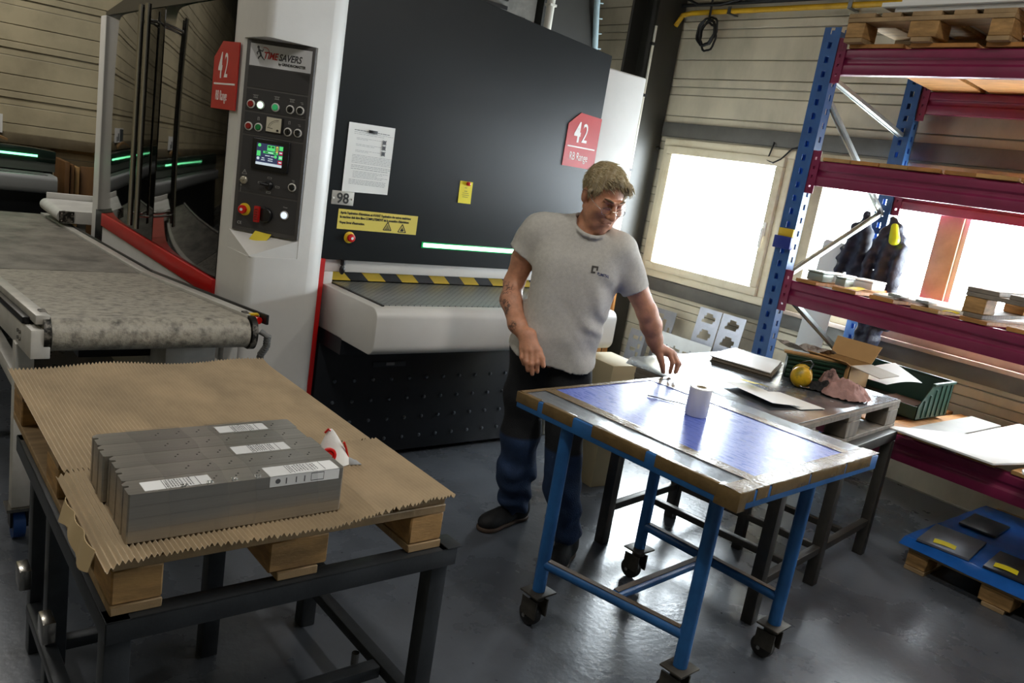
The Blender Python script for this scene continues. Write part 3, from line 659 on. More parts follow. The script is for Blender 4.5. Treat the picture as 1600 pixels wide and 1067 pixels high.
P(MB().prism([(3.80, 2.18), (6.15, 2.18), (6.15, 2.20), (5.6, 2.27), (5.25, 2.29), (4.9, 2.26), (4.4, 2.23), (3.8, 2.22)], 'x', 1.36, 1.7), 'door_cap', mBlackP)
TL = frame((1.3615, 4.012, 1.687), (0, -1, 0), (0, 0, 1))
sign42(mMach, TL, .312, .302)
# plant on the roof: finned unit, pale pipes
P(MB().box(1.8, 4.0, 2.15, 3.72, 6.0, 2.3), 'roof', M('roof_grey', '4a4844', .5))
fu = P(MB().box(2.75, 4.5, 2.3, 3.62, 5.4, 3.35), 'extraction_box', M('galvanised', '77756f', .45, .3, var=.2, scale=14))
for i in range(12): MB().box(2.70, 4.47, 2.45+.055*i, 3.36, 4.50, 2.475+.055*i).build('fin', mBlackP, fu)
for i in range(4): MB().cyl((3.42+.035*i, 4.5, 2.60), (3.42+.035*i, 4.49, 2.60), .008, n=8).build('rivet', mBlackP, fu)
P(MB().tube([(3.70, 4.45, 2.3), (3.70, 4.45, 3.6)], .028, 12), 'riser_pipe', M('riser_white', 'c9c6bb', .4))
P(MB().box(3.674, 4.42, 2.72, 3.73, 4.48, 2.735), 'pipe_clamp', M('riser_white', 'c9c6bb', .4))
P(MB().box(3.78, 4.62, 2.0, 4.30, 5.3, 3.7), 'filter_cabinet', M('cabinet_dark', '24231f', .5, var=.1))
hs = P(MB().tube([(4.34, 4.62, 2.52), (4.24, 4.58, 2.85), (4.16, 4.55, 3.3)], .022, 10), 'pale_hose', M('pale_hose', '8fa3a8', .5))
for i in range(7): MB().tube([(4.33-.027*i, 4.615-.01*i, 2.58+.1*i), (4.37-.027*i, 4.60-.01*i, 2.585+.1*i)], .005, 6).build('hose_tie', M('pale_hose', '8fa3a8', .5), hs)
# ================================================================== RETURN CONVEYOR beside the machine
mBelt = M('worn_belt', '837e74', .55, var=.3, scale=5, stretch=(1, .8, 1), bump=.25, bscale=40, col2='45423c', lo=.38, hi=.7)
mBelt2 = M('scratched_belt', 'a19b8d', .5, var=.3, scale=28, bump=.3, bscale=90, col2='47443f', lo=.45, hi=.75)
mAlu = M('alu_profile', 'b9b6ae', .38, .25, var=.12, scale=8)
mFrm = M('conveyor_white', 'bdbab2', .45, var=.15, scale=6)
mGrime = M('grimy_plate', '6f6a62', .5, .3, col2='16140f', lo=.42, hi=.52, scale=30)
cv = thing('return_conveyor', 'grey worn belt conveyor running beside the machine towards the pallet table', 'conveyor', (.87, 4.5, 0))
def zc(y): return .786+.085*(4.46-y) if y < 4.46 else .786-.035*(y-4.46)
ys1 = [4.46-.1*i for i in range(15)]
def belt(name, prof, mat):
    """closed band: prof list of (y,z)"""
    b = MB(); n = len(prof); X0, X1 = .532, 1.208; k = 12
    b.grid(lambda u, v: (X0+(X1-X0)*u, prof[min(int(round(v*(n-1))), n-1)][0], prof[min(int(round(v*(n-1))), n-1)][1]), k, n-1)
    return b.build(name, mat, cv, ang=50)
pr1 = [(4.455, zc(4.46)-.115)]+[(4.455, zc(4.46))]+[(y, zc(y)) for y in (4.2, 3.8, 3.4, 3.1)]
c0 = (2.985, zc(2.985)-.058)
pr1 += [(c0[0]+.058*math.cos(R_(a)), c0[1]+.058*math.sin(R_(a))) for a in range(86, 285, 11)]+[(4.455, zc(4.46)-.115)]
belt('belt_upper_section', pr1, mBelt2)
pr2 = [(4.465, zc(4.46)-.1), (4.465, zc(4.47))]+[(y, zc(y)) for y in (5.0, 5.6, 6.2, 7.0, 7.3)]+[(7.35, zc(7.3)-.06), (7.3, zc(7.3)-.1), (4.465, zc(4.46)-.1)]
belt('belt_lower_section', pr2, mBelt)
def rail(x0, x1, dz0, dz1, ya, yb, name, mat, bev=.003):
    b = MB(); 
    for y0, y1 in ((ya, min(4.458, yb)), (4.462, yb)):
        if y1 <= y0: continue
        b.add([(x, y, zc(y)+dz) for x in (x0, x1) for y in (y0, y1) for dz in (dz0, dz1)], [(0, 1, 3, 2), (4, 6, 7, 5), (0, 4, 5, 1), (2, 3, 7, 6), (0, 2, 6, 4), (1, 5, 7, 3)])
    return b.build(name, mat, cv, bev=bev)
rail(1.212, 1.262, -.10, .012, 2.99, 7.3, 'side_rail', mAlu); rail(1.264, 1.276, -.02, .020, 2.93, 7.3, 'wiper_strip', mBlackP)
rail(.485, .528, -.02, .012, 2.95, 7.3, 'side_rail', mAlu); rail(.462, .485, -.034, -.010, 3.05, 7.3, 'cable_slot', mBlackP)
rail(.470, .528, -.135, -.036, 2.93, 7.3, 'side_rail_lower', mFrm)
# grimy end plates with a rounded nose
for x, nm in ((.508, 'end_plate'), (1.214, 'end_plate')):
    P_ = [(3.06, .012), (2.99, .010)]+[(2.975+.052*math.cos(R_(a)), -.055+.066*math.sin(R_(a))) for a in range(100, 270, 14)]+[(3.06, -.125)]
    MB().prism([(y, zc(3.0)+z) for y, z in P_], 'x', x, x+.022).build(nm, mGrime, cv)
for y, dz in ((3.12, -.075), (3.16, -.075), (3.12, -.10), (3.16, -.10)): MB().cyl((.47, y, zc(y)+dz), (.464, y, zc(y)+dz), .007, n=8).build('bolt', mInox, cv)
for (x, y) in ((.492, 3.20), (1.235, 3.22), (.50, 4.30), (1.235, 4.3), (.50, 6.2), (1.235, 6.2)):
    l = MB().box(x-.03, y-.03, .14, x+.03, y+.03, zc(y)-.125).build('leg', mFrm, cv, bev=.003)
    MB().box(x-.045, y-.045, .128, x+.045, y+.045, .14).build('foot_plate', mInox, l)
    cs = MB().box(x-.03, y-.02, .118, x+.03, y+.04, .128).box(x-.03, y-.02, .055, x-.022, y+.04, .128).box(x+.022, y-.02, .055, x+.03, y+.04, .128)
    cs.build('caster_fork', mBlackP, l)
    MB().cyl((x-.02, y+.02, .056), (x+.02, y+.02, .056), .056, n=20).build('caster_wheel', M('blue_wheel', '1a3f78', .5), l)
for y, z in ((3.20, .60), (4.3, .60), (6.2, .5)): MB().box(.50, y-.022, z-.03, 1.23, y+.022, z+.03).build('cross_member', mFrm, cv, bev=.002)
for x in (.495, 1.235): MB().box(x-.022, 3.2, .57, x+.022, 6.2, .625).build('side_member', mFrm, cv, bev=.002)
MB().box(.95, 3.10, .62, 1.14, 3.30, .775).build('drive_housing', mFrm, cv, bev=.004)
MB().box(.70, 3.35, .66, 1.18, 3.9, .70).build('under_tray', mBlackP, cv)
MB().cyl((1.24, 2.985, zc(2.985)-.006), (1.247, 2.955, zc(2.985)-.004), .014, n=14, m=0).build('end_stop_button', mES, cv)
MB().box(1.225, 2.99, zc(3.0)-.012, 1.258, 3.01, zc(3)+.016).build('button_base', mYellow, cv)
hp = [(1.262, 2.97, .86), (1.285, 2.95, .845), (1.288, 2.96, .80), (1.275, 2.98, .76), (1.285, 3.0, .70), (1.30, 3.03, .62), (1.30, 3.06, .52)]
hb = MB().tube(hp, .012, 10)
hb.build('flexible_conduit', M('conduit_grey', '6c6c6a', .45), cv)
for i in range(22):
    t = i/21*(len(hp)-2.01)+1; k = int(t); a = Vector(hp[k]).lerp(Vector(hp[min(k+1, len(hp)-1)]), t-k); d = (Vector(hp[min(k+1, len(hp)-1)])-Vector(hp[k])).normalized()
    MB().cyl(a-d*.003, a+d*.003, .0145, n=10).build('conduit_rib', M('conduit_grey', '6c6c6a', .45), cv)
# ---- outfeed conveyor at the far end of the machine
of = thing('outfeed_conveyor', 'short white conveyor feeding onto the far end of the return belt', 'conveyor', (1.6, 6.75, 0))
z_ = .842
MB().prism([(2.2, z_-.005), (1.215, z_-.005)]+[(1.215+.045*math.cos(R_(a)), z_-.05+.045*math.sin(R_(a))) for a in range(90, 271, 15)]+[(2.2, z_-.095)], 'y', 6.44, 7.10).build('belt', M('pale_belt', 'c4c3be', .5, var=.1), of, ang=50)
MB().box(1.22, 6.395, z_-.09, 2.2, 6.43, z_+.0).build('side_rail', mWhite, of, bev=.004)
MB().box(1.22, 7.11, z_-.09, 2.2, 7.14, z_+.04).build('side_rail', mWhite, of, bev=.004)
ep = MB().box(1.175, 6.388, z_-.085, 1.27, 6.394, z_-.005).build('end_plate', mGrime, of)
for a, b in ((1.19, -.07), (1.19, -.02), (1.255, -.07), (1.255, -.02)): MB().cyl((a, 6.388, z_+b), (a, 6.384, z_+b), .006, n=8).build('bolt', mInox, of)
for x in (1.34, 2.1):
    for y in (6.5, 7.05): MB().box(x-.025, y-.025, 0, x+.025, y+.025, z_-.1).build('leg', mFrm, of)
# ---- second machine at the back
m2 = thing('rear_machine', 'dark machine with glowing green strip at the far back wall', 'machine', (.2, 8.4, 0))
MB().prism([(-1.6, 1.035), (1.43, 1.035), (1.43, 1.135), (1.25, 1.15), (-1.6, 1.19)], 'y', 8.0, 8.12).build('front_hatch', M('hatch_gloss', '23302a', .12), m2, bev=.004)
MB().box(-.6, 7.985, 1.078, 1.29, 7.999, 1.095).build('light_strip', M('green_led_far', '7dffb0', .4, emit=4.), m2)
MB().box(-1.6, 8.02, .96, 1.43, 8.1, 1.035).build('lintel', M('lintel_grey', '6f746f', .4), m2)
MB().prism(rrect(7.72, 8.1, .80, .945, .04), 'x', -1.6, 1.40).build('infeed_bed', M('bed_grey', '8c8e8e', .4), m2, ang=50)
MB().box(-1.5, 7.80, .945, 1.34, 8.02, .949).build('feed_belt', M('mesh_belt', '5b5d5c', .4), m2)
MB().box(-1.6, 7.98, .0, 1.40, 8.9, .80).build('base', mBlk, m2)
MB().box(-1.6, 8.12, .8, 1.43, 8.9, 1.10).build('body', mBlk, m2)
tag(MB().sheet(lambda u, v: (.55+.55*u, 8.2+.4*v, 1.19+.05*math.sin(math.pi*u)*(1-.3*v)), 10, 5, .02).build('cardboard_sheet', M('brown_card', '8a6a42', .8, var=.15), off=(.8, 8.4, 1.19)), 'curved brown cardboard lying on the far machine', 'cardboard')
ps = thing('wall_poster', 'small white and dark poster on the far back wall', 'poster', (.98, YB-.13, 1.2))
MB().box(.70, YB-.14, 1.19, 1.17, YB-.125, 1.36).build('sheet', mPaper, ps)
MB().box(.70, YB-.142, 1.20, .90, YB-.139, 1.35).box(.93, YB-.142, 1.21, .985, YB-.139, 1.30).box(1.0, YB-.142, 1.20, 1.05, YB-.139, 1.26).build('print', M('poster_dark', '3d4548', .6), ps)
mPly = M('dark_plywood', '6b4a26', .6, var=.3, scale=4, stretch=(1, 1, .25))
mPly2 = M('pale_plank', 'a5814f', .6, var=.2, scale=5, stretch=(1, 1, .2))
for i, (x0, x1, y, h, mt_, lb) in enumerate(((1.56, 1.60, 8.3, 1.04, mPly, 'thin brown board on edge next to the far machine'), (1.61, 1.64, 8.32, 1.02, mPly, 'second brown board on edge near the far machine'), (1.65, 1.69, 8.35, 1.0, mPly2, 'pale narrow board on edge in the row by the back wall'), (1.70, 2.35, 8.38, 1.01, mPly, 'wide dark plywood sheet standing by the back wall'), (1.90, 2.02, 8.5, 1.18, mPly2, 'pale plank standing taller behind the plywood sheet'), (2.05, 2.13, 8.55, 1.19, mPly2, 'second pale plank behind the plywood sheet'))):
    tag(MB().box(x0, y, 0, x1, y+.03 if x1-x0 > .1 else y+.5, h).build('board', mt_, off=(x0, y, 0), bev=.003), lb, 'board', 'boards stood against the back wall')
# ================================================================== PALLETS
mWood = M('pallet_wood', 'a08560', .7, var=.28, scale=5, stretch=(1, 6, 1), bump=.15, bscale=60)
mWood2 = M('pallet_block_wood', 'a88250', .7, var=.32, scale=9, stretch=(1, 1, 4), bump=.15, bscale=70)
mWoodG = M('grey_pallet_wood', '7b7266', .75, var=.25, scale=6, stretch=(1, 6, 1), bump=.15, bscale=60)
def pallet(lab, loc, rz, Lx=.8, Ly=1.2, top=mWood, blk=mWood2, name='wooden_pallet'):
    """euro pallet: deck boards run along local y; origin at its bottom centre"""
    t = thing(name, lab, 'pallet', loc, rz, 'wooden pallets', world=False)
    rnd = random.Random(int(loc[0]*100+loc[1]*31))
    for x in (-Lx/2+.0725, -Lx*.22, 0, Lx*.22, Lx/2-.0725):
        w = .145 if abs(x) > Lx*.3 or x == 0 else .1
        MB().box(x-w/2, -Ly/2+rnd.uniform(0, .006), .122, x+w/2, Ly/2-rnd.uniform(0, .006), .144).build('deck_board', top, t, bev=.002, seg=1)
    for y in (-Ly/2+.0725, 0, Ly/2-.0725):
        MB().box(-Lx/2, y-.0725, .1, Lx/2, y+.0725, .1215).build('stringer_board', top, t, bev=.002, seg=1)
        for x in (-Lx/2+.05, 0, Lx/2-.05):
            w = .05 if x else .0725
            MB().box(x-w, y-.07, .022, x+w, y+.07, .0995).build('block', blk, t, bev=.004, seg=1)
    for x in (-Lx/2+.05, 0, Lx/2-.05):
        MB().box(x-.05, -Ly/2, 0, x+.05, Ly/2, .0215).build('bottom_board', top, t, bev=.002, seg=1)
    return t
# ================================================================== STEEL STAND + PALLET + CARDBOARD (front left)
mFrame = M('dark_steel_frame', '3a3d40', .42, .55, var=.2, scale=7, bump=.05, bscale=120)
st = thing('steel_stand', 'dark steel stand carrying the wooden pallet at front left', 'stand', (.82, 2.05, 0))
def bx(*a, name='bar', parent=st, mat=mFrame, bev=.004): return MB().box(*a).build(name, mat, parent, bev=bev)
x0, x1, y0, y1, zt = .388, 1.245, 1.525, 2.60, .648
for a in ((x0, y0, zt-.05, x1, y0+.006, zt), (x0, y0, zt-.006, x1, y0+.05, zt)): bx(*a, name='top_rail')
for a in ((x0, y1-.006, zt-.05, x1, y1, zt), (x0, y1-.05, zt-.006, x1, y1, zt)): bx(*a, name='top_rail')
for a in ((x0, y0, zt-.05, x0+.006, y1, zt), (x0, y0, zt-.006, x0+.05, y1, zt)): bx(*a, name='top_rail')
for a in ((x1-.006, y0, zt-.05, x1, y1, zt), (x1-.05, y0, zt-.006, x1, y1, zt)): bx(*a, name='top_rail')
bx(x1-.035, y0-.004, zt-.001, x1+.012, y0+.07, zt+.005, name='corner_plate')
for x, y in ((.39, 1.535), (1.185, 1.545), (1.19, 2.235), (.41, 2.44), (.41, 2.20)):
    l = bx(x, y, .0, x+.052, y+.052, zt-.051, name='leg')
bx(.845, 2.21, .0, .897, 2.262, zt-.007, name='leg')
bx(1.195, 1.60, .14, 1.235, 2.235, .175, name='stretcher'); bx(.44, 1.73, .135, 1.194, 1.775, .172, name='stretcher'); bx(.40, 1.6, .14, .44, 2.44, .175, name='stretcher'); bx(.44, 2.215, .14, 1.19, 2.255, .172, name='stretcher'); bx(.845, 1.535, zt-.045, .895, 2.25, zt-.007, name='cross_rail')
MB().cyl((1.185, 1.86, .10), (1.185, 1.86, .14), .012, n=10).build('levelling_bolt', mInox, st)
for x, y in ((.36, 2.30), (.37, 2.02)):
    MB().box(x, y, .30, x+.03, y+.07, .36).build('bracket', mInox, st, bev=.004)
pallet('wooden pallet on the dark steel stand under corrugated cardboard', (.80, 2.145, .6485), 0)
# corrugated cardboard sheets: ridges run away from the camera
mCard = M('corrugated_card', 'b3a083', .8, var=.16, scale=5, stretch=(1, .6, 1), bump=.06, bscale=50)
def corrugated(lab, xa, xb, ya, yb, z, front, rag, seed, rise=None):
    pitch = .0108; n = int((xb-xa)/pitch)*6; rows = 26; rn = random.Random(seed); jag = [rn.uniform(-1, 1) for _ in range(n//6+3)]
    def f(u, v):
        k = int(u*n/6+.5); x = xa+(xb-xa)*u; e = jag[k]*rag
        y = ya+front(u)+e + (yb-ya-front(u)-e+.4*jag[-k-1]*rag)*v
        return (x, y, z+.0044+.0042*math.cos(2*math.pi*u*n/6)+(rise(x, y) if rise else 0))
    b = MB().sheet(f, n, rows, .0012)
    return tag(b.build('corrugated_cardboard', mCard, off=(xa, ya, z), ang=75, recalc=False), lab, 'cardboard', 'corrugated cardboard sheets on the pallet')
zp = .6485+.1442
corrugated('rear corrugated cardboard sheet covering the pallet', .385, 1.195, 1.955, 2.775, zp, lambda u: 0, .004, 3, lambda x, y: .012*max(0, (y-2.70)/.07)*math.sin(7*x)**2)
def fr(u):
    return .03*max(0, (u-.55))*2.2 - .015*(1-u) + (.02*math.sin(u*9))*.5
corrugated('front corrugated cardboard sheet lying under the steel bars', .372, 1.215, 1.50, 1.952, zp, fr, .005, 5, lambda x, y: -.03*max(0, (.40-x)/.03)*.5 if x < .40 else 0)
# torn flap of paper liner at the left edge
tag(MB().sheet(lambda u, v: (.372-.012*v-.008*abs(math.sin(9*u)), 1.56+.26*u, zp+.002-.045*v-.012*v*math.sin(7*u)), 16, 4, Vector((.0015, 0, 0))).build('torn_cardboard_flap', M('card_liner', 'b9a27a', .8), off=(.372, 1.6, zp)), 'torn flap of cardboard hanging over the left pallet edge', 'cardboard')
# ---- stack of drilled steel bars
mBar = M('ground_steel', 'aaa59b', .30, .8, var=.10, scale=3, stretch=(.4, 18, 18), bump=.04, bscale=90)
mHole = M('hole_dark', '141312', .6)
zb = zp+.0088
mLabel = M('label_white', 'dcdcda', .6)
film = glassmat('stretch_film', 'ffffff', .11, .28)
BX0, BX1, BY0, NB, BW, LH, NL = .428, .898, 1.552, 5, .0665, .0262, 4
bar0 = None
for r_ in range(NB):
    for l in range(NL):
        x_off = (.004*((r_*7+l*3) % 3)-.004)+(.012 if r_ in (1, 3) else 0)*0
        ya = BY0+r_*(BW+.0015); za = zb+l*(LH+.0003); top = l == NL-1
        rows_ = ['front', 'second', 'third', 'fourth', 'rearmost']
        lay = ['bottom', 'second', 'third', 'top']
        t = tag(MB().prism([(BX0+x_off+.003, ya), (BX1+x_off-.005, ya), (BX1+x_off, ya+.005), (BX1+x_off, ya+BW-.004), (BX1+x_off-.004, ya+BW), (BX0+x_off+.012, ya+BW), (BX0+x_off, ya+BW-.012), (BX0+x_off, ya+BW-.022), (BX0+x_off+.010, ya+BW-.024), (BX0+x_off+.010, ya+BW-.030), (BX0+x_off, ya+BW-.032), (BX0+x_off, ya+.003)], 'z', za, za+LH).build('steel_bar', mBar, off=(BX0+x_off, ya, za), smooth=False),
                'drilled steel bar, %s row and %s layer of the stack on cardboard' % (rows_[r_], lay[l]), 'steel bar', 'steel bars stacked on the cardboard')
        o_ = (BX0+x_off, ya, za)
        if top:
            for q in range(7):
                for dx, dy in ((.0, .012), (.008, .022)):
                    xx = BX0+x_off+.13+.047*q+.006*(r_ % 2)+dx; yy = ya+.018+dy
                    MB().cyl((xx, yy, za+LH-.0006), (xx, yy, za+LH+.0004), .0022, n=8).build('hole', mHole, t, off=o_)
            if r_ == 0:
                for q in range(4):
                    for dx, dy in ((0, .006), (.007, .008), (.003, .016), (.010, .014)):
                        xx = BX0+.10+.052*q+dx; MB().lathe([(.0036, 0), (.0033, .002), (.0015, .003)], (xx, ya+dy, za+LH), n=8).build('rivet', M('bright_rivet', 'd8d8d4', .2, .9), t, off=o_)
            if r_ in (0, 2, 4):
                spans = {0: ((.028, .165, .008, 0), (.285, .452, .004, .018)), 2: ((.262, .395, .006, 0),), 4: ((.272, .395, .008, 0),)}[r_]
                for a, b, yy0, drop in spans:
                    lb = MB().box(BX0+a, ya+(-.0007 if drop else yy0), za+LH, BX0+b, ya+BW-.016, za+LH+.0007)
                    if drop: lb.box(BX0+a, ya-.0007, za+LH-.0245, BX0+b, ya, za+LH+.0007)
                    lo = lb.build('paper_label', mLabel, t, off=o_); w = b-a
                    pr_ = MB(); rn = random.Random(r_*5+int(a*100))
                    for fx in (.30, .36, .62, .80): pr_.box(BX0+a+w*fx, ya+.006, za+LH+.0007, BX0+a+w*fx+.0012, ya+BW-.018, za+LH+.0010)
                    for gx in (.33, .40, .44, .48, .52, .56, .66, .70):
                        yy = ya+.012
                        while yy < ya+BW-.022:
                            d = rn.uniform(.003, .009); pr_.box(BX0+a+w*gx, yy, za+LH+.0007, BX0+a+w*gx+.0022, yy+d, za+LH+.0010); yy += d+.003
                    if drop:
                        for fx in (.22, .36, .48):
                            pr_.box(BX0+a+w*fx, ya-.0010, za+LH-.020, BX0+a+w*fx+.0025, ya-.0007, za+LH-.006)
                        for q in ((.58, .585, -.021, -.002), (.765, .77, -.021, -.002), (.58, .77, -.021, -.0195), (.58, .77, -.0035, -.002)): pr_.box(BX0+a+w*q[0], ya-.0010, za+LH+q[2], BX0+a+w*q[1], ya-.0007, za+LH+q[3])
                        pr_.lathe([(.006, .0), (.006, .0003)], (BX0+a+w*.11, ya-.0007, za+LH-.012), axis=(0, -1, 0), n=14)
                    pr_.build('print', M('label_print', '4a4a4c', .7), lo, off=o_)
ztop = zb+NL*(LH+.0004)
for nm, a, b, lab in (('a', .075, .195, 'clear stretch film wrapped round the left end of the steel bars'), ('b', .255, .40, 'clear stretch film wrapped round the right end of the steel bars')):
    YE = BY0+NB*(BW+.0015)
    def fb(u, v, a=a, b=b):
        x = BX0+a+(b-a)*u+.004*math.sin(v*23); w = abs(.0009*math.sin(u*31+v*57)+.0006*math.sin(v*91))
        ya_, yb_, zt_ = BY0-.003, YE+.0015, ztop+.0024
        if v <= .2001: return (x, ya_-w*min(1, (.2-v)*20), zb+(zt_-zb)*v/.2)
        if v < .7999: return (x, ya_+(yb_-ya_)*(v-.2)/.6, zt_+w*.6)
        return (x, yb_+w*min(1, (v-.8)*20), zt_-(zt_-zb)*(v-.8)/.2)
    tag(MB().grid(fb, 16, 60).build('stretch_film', film, off=(BX0+a, BY0, zb), recalc=False, ang=12), lab, 'film', 'stretch film on the steel bars')
# ---- folded dust mask
mMask = M('mask_white', 'd2cfc8', .8, var=.06, bump=.1, bscale=60)
dm = thing('dust_mask', 'white folded dust mask with red valve beside the steel bars', 'mask', (1.0, 1.81, zp+.0088))
def msk(u, v):
    a = -.5*math.pi+math.pi*u
    h = v; w = .057*(1-h)**.85+.004
    return (1.0+w*math.sin(a)*.95+.006*h-.018*h, 1.815-.032*(1-h)*math.cos(a)-.004+.0*h, zp+.0090+.098*h)
MB().sheet(msk, 18, 12, Vector((0, -.0022, 0))).build('shell', mMask, dm, recalc=False)
MB(frame((.974, 1.783, zp+.046), (.93, -.30, .1), (.0, .25, .97))).lathe([(.020, .0), (.020, .006), (.017, .008), (.013, .008), (.012, .005), (.008, .006), (.004, .007)], n=24).build('valve', mES, dm)
MB().tube([(1.022, 1.795, zp+.072), (1.034, 1.80, zp+.05), (1.043, 1.803, zp+.025), (1.050, 1.808, zp+.010)], .0032, 6).build('strap', mES, dm)
MB().tube([(.972, 1.812, zp+.098), (.978, 1.806, zp+.110), (.985, 1.81, zp+.104)], .0032, 6).build('strap', mES, dm)
MB().sheet(lambda u, v: (1.035+.04*u, 1.79+.035*v-.01*u, zp+.007+.022*math.sin(math.pi*v)*(1-u)+.002), 6, 8, .0016).build('chin_flap', M('mask_grey', '8a8a88', .8), dm)
# ================================================================== BLUE TABLE
mBlue = M('blue_paint', '2c69a8', .4, var=.18, scale=8, bump=.08, bscale=60, col2='205287', lo=.35, hi=.7)
mBlueMat = M('blue_mat', '5d6fc4', .30, scale=16, stretch=(7, 1.2, 1), bump=.05, bscale=14, rvar=.09, col2='2b3578', lo=.60, hi=.66)
mTape = M('tan_tape', '6c5838', .25, var=.15, scale=20, bump=.12, bscale=70)
mFoil = M('grey_foil_tape', '8e949a', .22, .55, var=.2, scale=10, stretch=(14, 1, 1), bump=.2, bscale=40)
mRust = M('caster_steel', '4b4740', .5, .5, var=.25, scale=20)
bt = thing('work_table', 'blue steel wheeled table with taped edges and blue top', 'table', (2.385, 1.672, 0), R_(3), world=False)
def B(mb, name, mat, parent=bt, **k): return mb.build(name, mat, parent, **k)
ZT = .85; hx, hy = .460, .475
B(MB().box(-hx, -hy, ZT-.058, hx, hy, ZT-.003), 'table_top', mBlue, bev=.004)
B(MB().box(-.292, -hy+.055, ZT-.003, .302, hy-.010, ZT+.0005), 'blue_mat', mBlueMat)
B(MB().box(-hx+.012, -hy+.01, ZT-.003, -.335, hy-.01, ZT), 'foil_strip', mFoil)
B(MB().box(.345, -hy+.01, ZT-.003, hx-.006, hy-.01, ZT), 'foil_strip', mFoil)
def wav(x0, x1, y0, y1, z, nx, ny, amp, seed): return lambda u, v: (x0+(x1-x0)*u, y0+(y1-y0)*v, z+amp*nz((u*nx, v*ny, seed), 1))
for i, (a, b, c, d, nx, ny) in enumerate(((-.340, -.286, -hy, hy, 2, 26), (.298, .350, -hy, hy, 2, 26), (-hx, hx, -hy, -hy+.062, 26, 2), (-.45, .46, hy-.022, hy, 26, 2))):
    B(MB().sheet(wav(a, b, c, d, ZT+.003, nx, ny, .0016, i*7.3), 30 if nx > ny else 5, 5 if nx > ny else 30, .0012), 'tape_strip', mTape, recalc=False)
for i, s in enumerate((-hx+.0, )):
    for a, b in ((hy-.11, hy+.004), (.19, .34), (-.13, .10), (-.40, -.17)):
        B(MB().box(s-.0015, a if a < .3 else a, ZT-.038, s+.022, b, ZT+.0015), 'tape_patch', mTape, bev=.001)
    B(MB().box(s-.001, -hy-.002, ZT-.060, s+.04, -hy+.08, ZT+.0012), 'tape_patch', mTape, bev=.001)
for a, b in ((-.45, -.38), (-.365, -.30), (-.285, -.05), (-.04, .20), (.21, .40)):
    B(MB().box(a, -hy-.0015, ZT-.034-.006*((a*37) % 1), b, -hy+.03, ZT+.0013), 'tape_patch', mTape, bev=.001)
LEGS = ((-.415, .245), (-.31, -.325), (.255, -.345), (.245, .30))
for x, y in LEGS:
    l = B(MB().box(x-.022, y-.022, .15, x+.022, y+.022, ZT-.058) if False else MB().cyl((x, y, .152), (x, y, ZT-.058), .024, n=16), 'leg', mBlue)
    c = B(MB().box(x-.052, y-.045, .143, x+.052, y+.045, .151), 'caster', mRust, bev=.003)
    B(MB().cyl((x, y, .118), (x, y, .143), .026, n=14).box(x-.032, y-.03, .05, x-.025, y+.045, .12).box(x+.025, y-.03, .05, x+.032, y+.045, .12), 'caster_fork', mRust, c)
    B(MB().lathe([(.034, -.019), (.042, -.016), (.045, 0), (.042, .016), (.034, .019)], (x, y+.022, .046), axis=(1, 0, 0), n=22), 'caster_wheel', M('wheel_black', '201e1c', .6), c)
    B(MB().cyl((x-.036, y+.022, .046), (x+.036, y+.022, .046), .008, n=8), 'axle', mInox, c)
def pipe(a, b, r=.020): return B(MB().cyl(a, b, r, n=14), 'stretcher', mBlue)
pipe((*LEGS[0], .262), (*LEGS[1], .262)); pipe((*LEGS[2], .255), (*LEGS[3], .255)); pipe((-.3625, -.04, .262), (.25, -.02, .256))
def dirt(a, b):  # the worn brown top of each stretcher
    B(MB().bar((*a[:2], a[2]+.0195), (*b[:2], b[2]+.0195), .022, .003), 'worn_strip', M('worn_brown', '5d4c39', .6, var=.3, scale=12))
dirt((-.413, .22, .262), (-.313, -.30, .262)); dirt((-.34, -.04, .262), (.23, -.021, .257)); dirt((.254, -.32, .255), (.246, .275, .255))
# roll of film, scrap of wire
fr_ = tag(MB().lathe([(.016, .0), (.040, 0), (.042, .003), (.042, .106), (.039, .109), (.018, .109), (.016, .100)], (2.455, 1.735, ZT+.002), n=28).build('film_roll', M('film_white', 'e8e6e0', .35, var=.04), off=(2.455, 1.735, ZT)), 'white roll of film standing on the blue table', 'roll')
MB().lathe([(.012, .002), (.019, .002), (.019, .1105), (.014, .1105), (.014, .06)], (2.455, 1.735, ZT+.002), n=22).build('core', M('card_core', '9a8a68', .8), fr_, off=(2.455, 1.735, ZT))
tag(MB().tube([(2.44, 1.965, ZT+.004), (2.46, 1.935, ZT+.005), (2.475, 1.90, ZT+.004), (2.50, 1.86, ZT+.006), (2.52, 1.83, ZT+.004)], .0022, 6).build('wire_scrap', mInk, off=(2.44, 1.9, ZT)), 'thin dark wire lying on the blue table by the roll', 'wire')
# ================================================================== GREY STEEL TABLE with pallet (behind blue table)
gt = thing('steel_stand', 'grey steel stand with many legs behind the blue table', 'stand', (3.37, 1.99, 0), R_(7), world=False)
mGF = M('grey_steel_frame', '4b4843', .42, .5, var=.2, scale=9)
def G(*a, name='bar'): return MB().box(*a).build(name, mGF, gt, bev=.003)
GX, GY, GZ = .62, .41, .672
for y in (-GY, GY-.05): G(-GX, y, GZ-.05, GX, y+.05, GZ, name='top_rail')
for x in (-GX, -.025, GX-.05): G(x, -GY+.051, GZ-.048, x+.05, GY-.051, GZ-.001, name='top_rail')
for x in (-GX, -.025, GX-.05):
    for y in (-GY, GY-.05): G(x, y, 0, x+.05, y+.05, GZ-.051, name='leg')
G(-.02, -.03, 0, .025, .015, GZ-.05, name='leg')
for y in (-GY+.008, GY-.042): G(-GX+.05, y, .16, GX-.05, y+.034, .195, name='stretcher')
for x in (-.32, -.017, .30): G(x, -GY+.05, .162, x+.034, GY-.05, .193, name='stretcher')
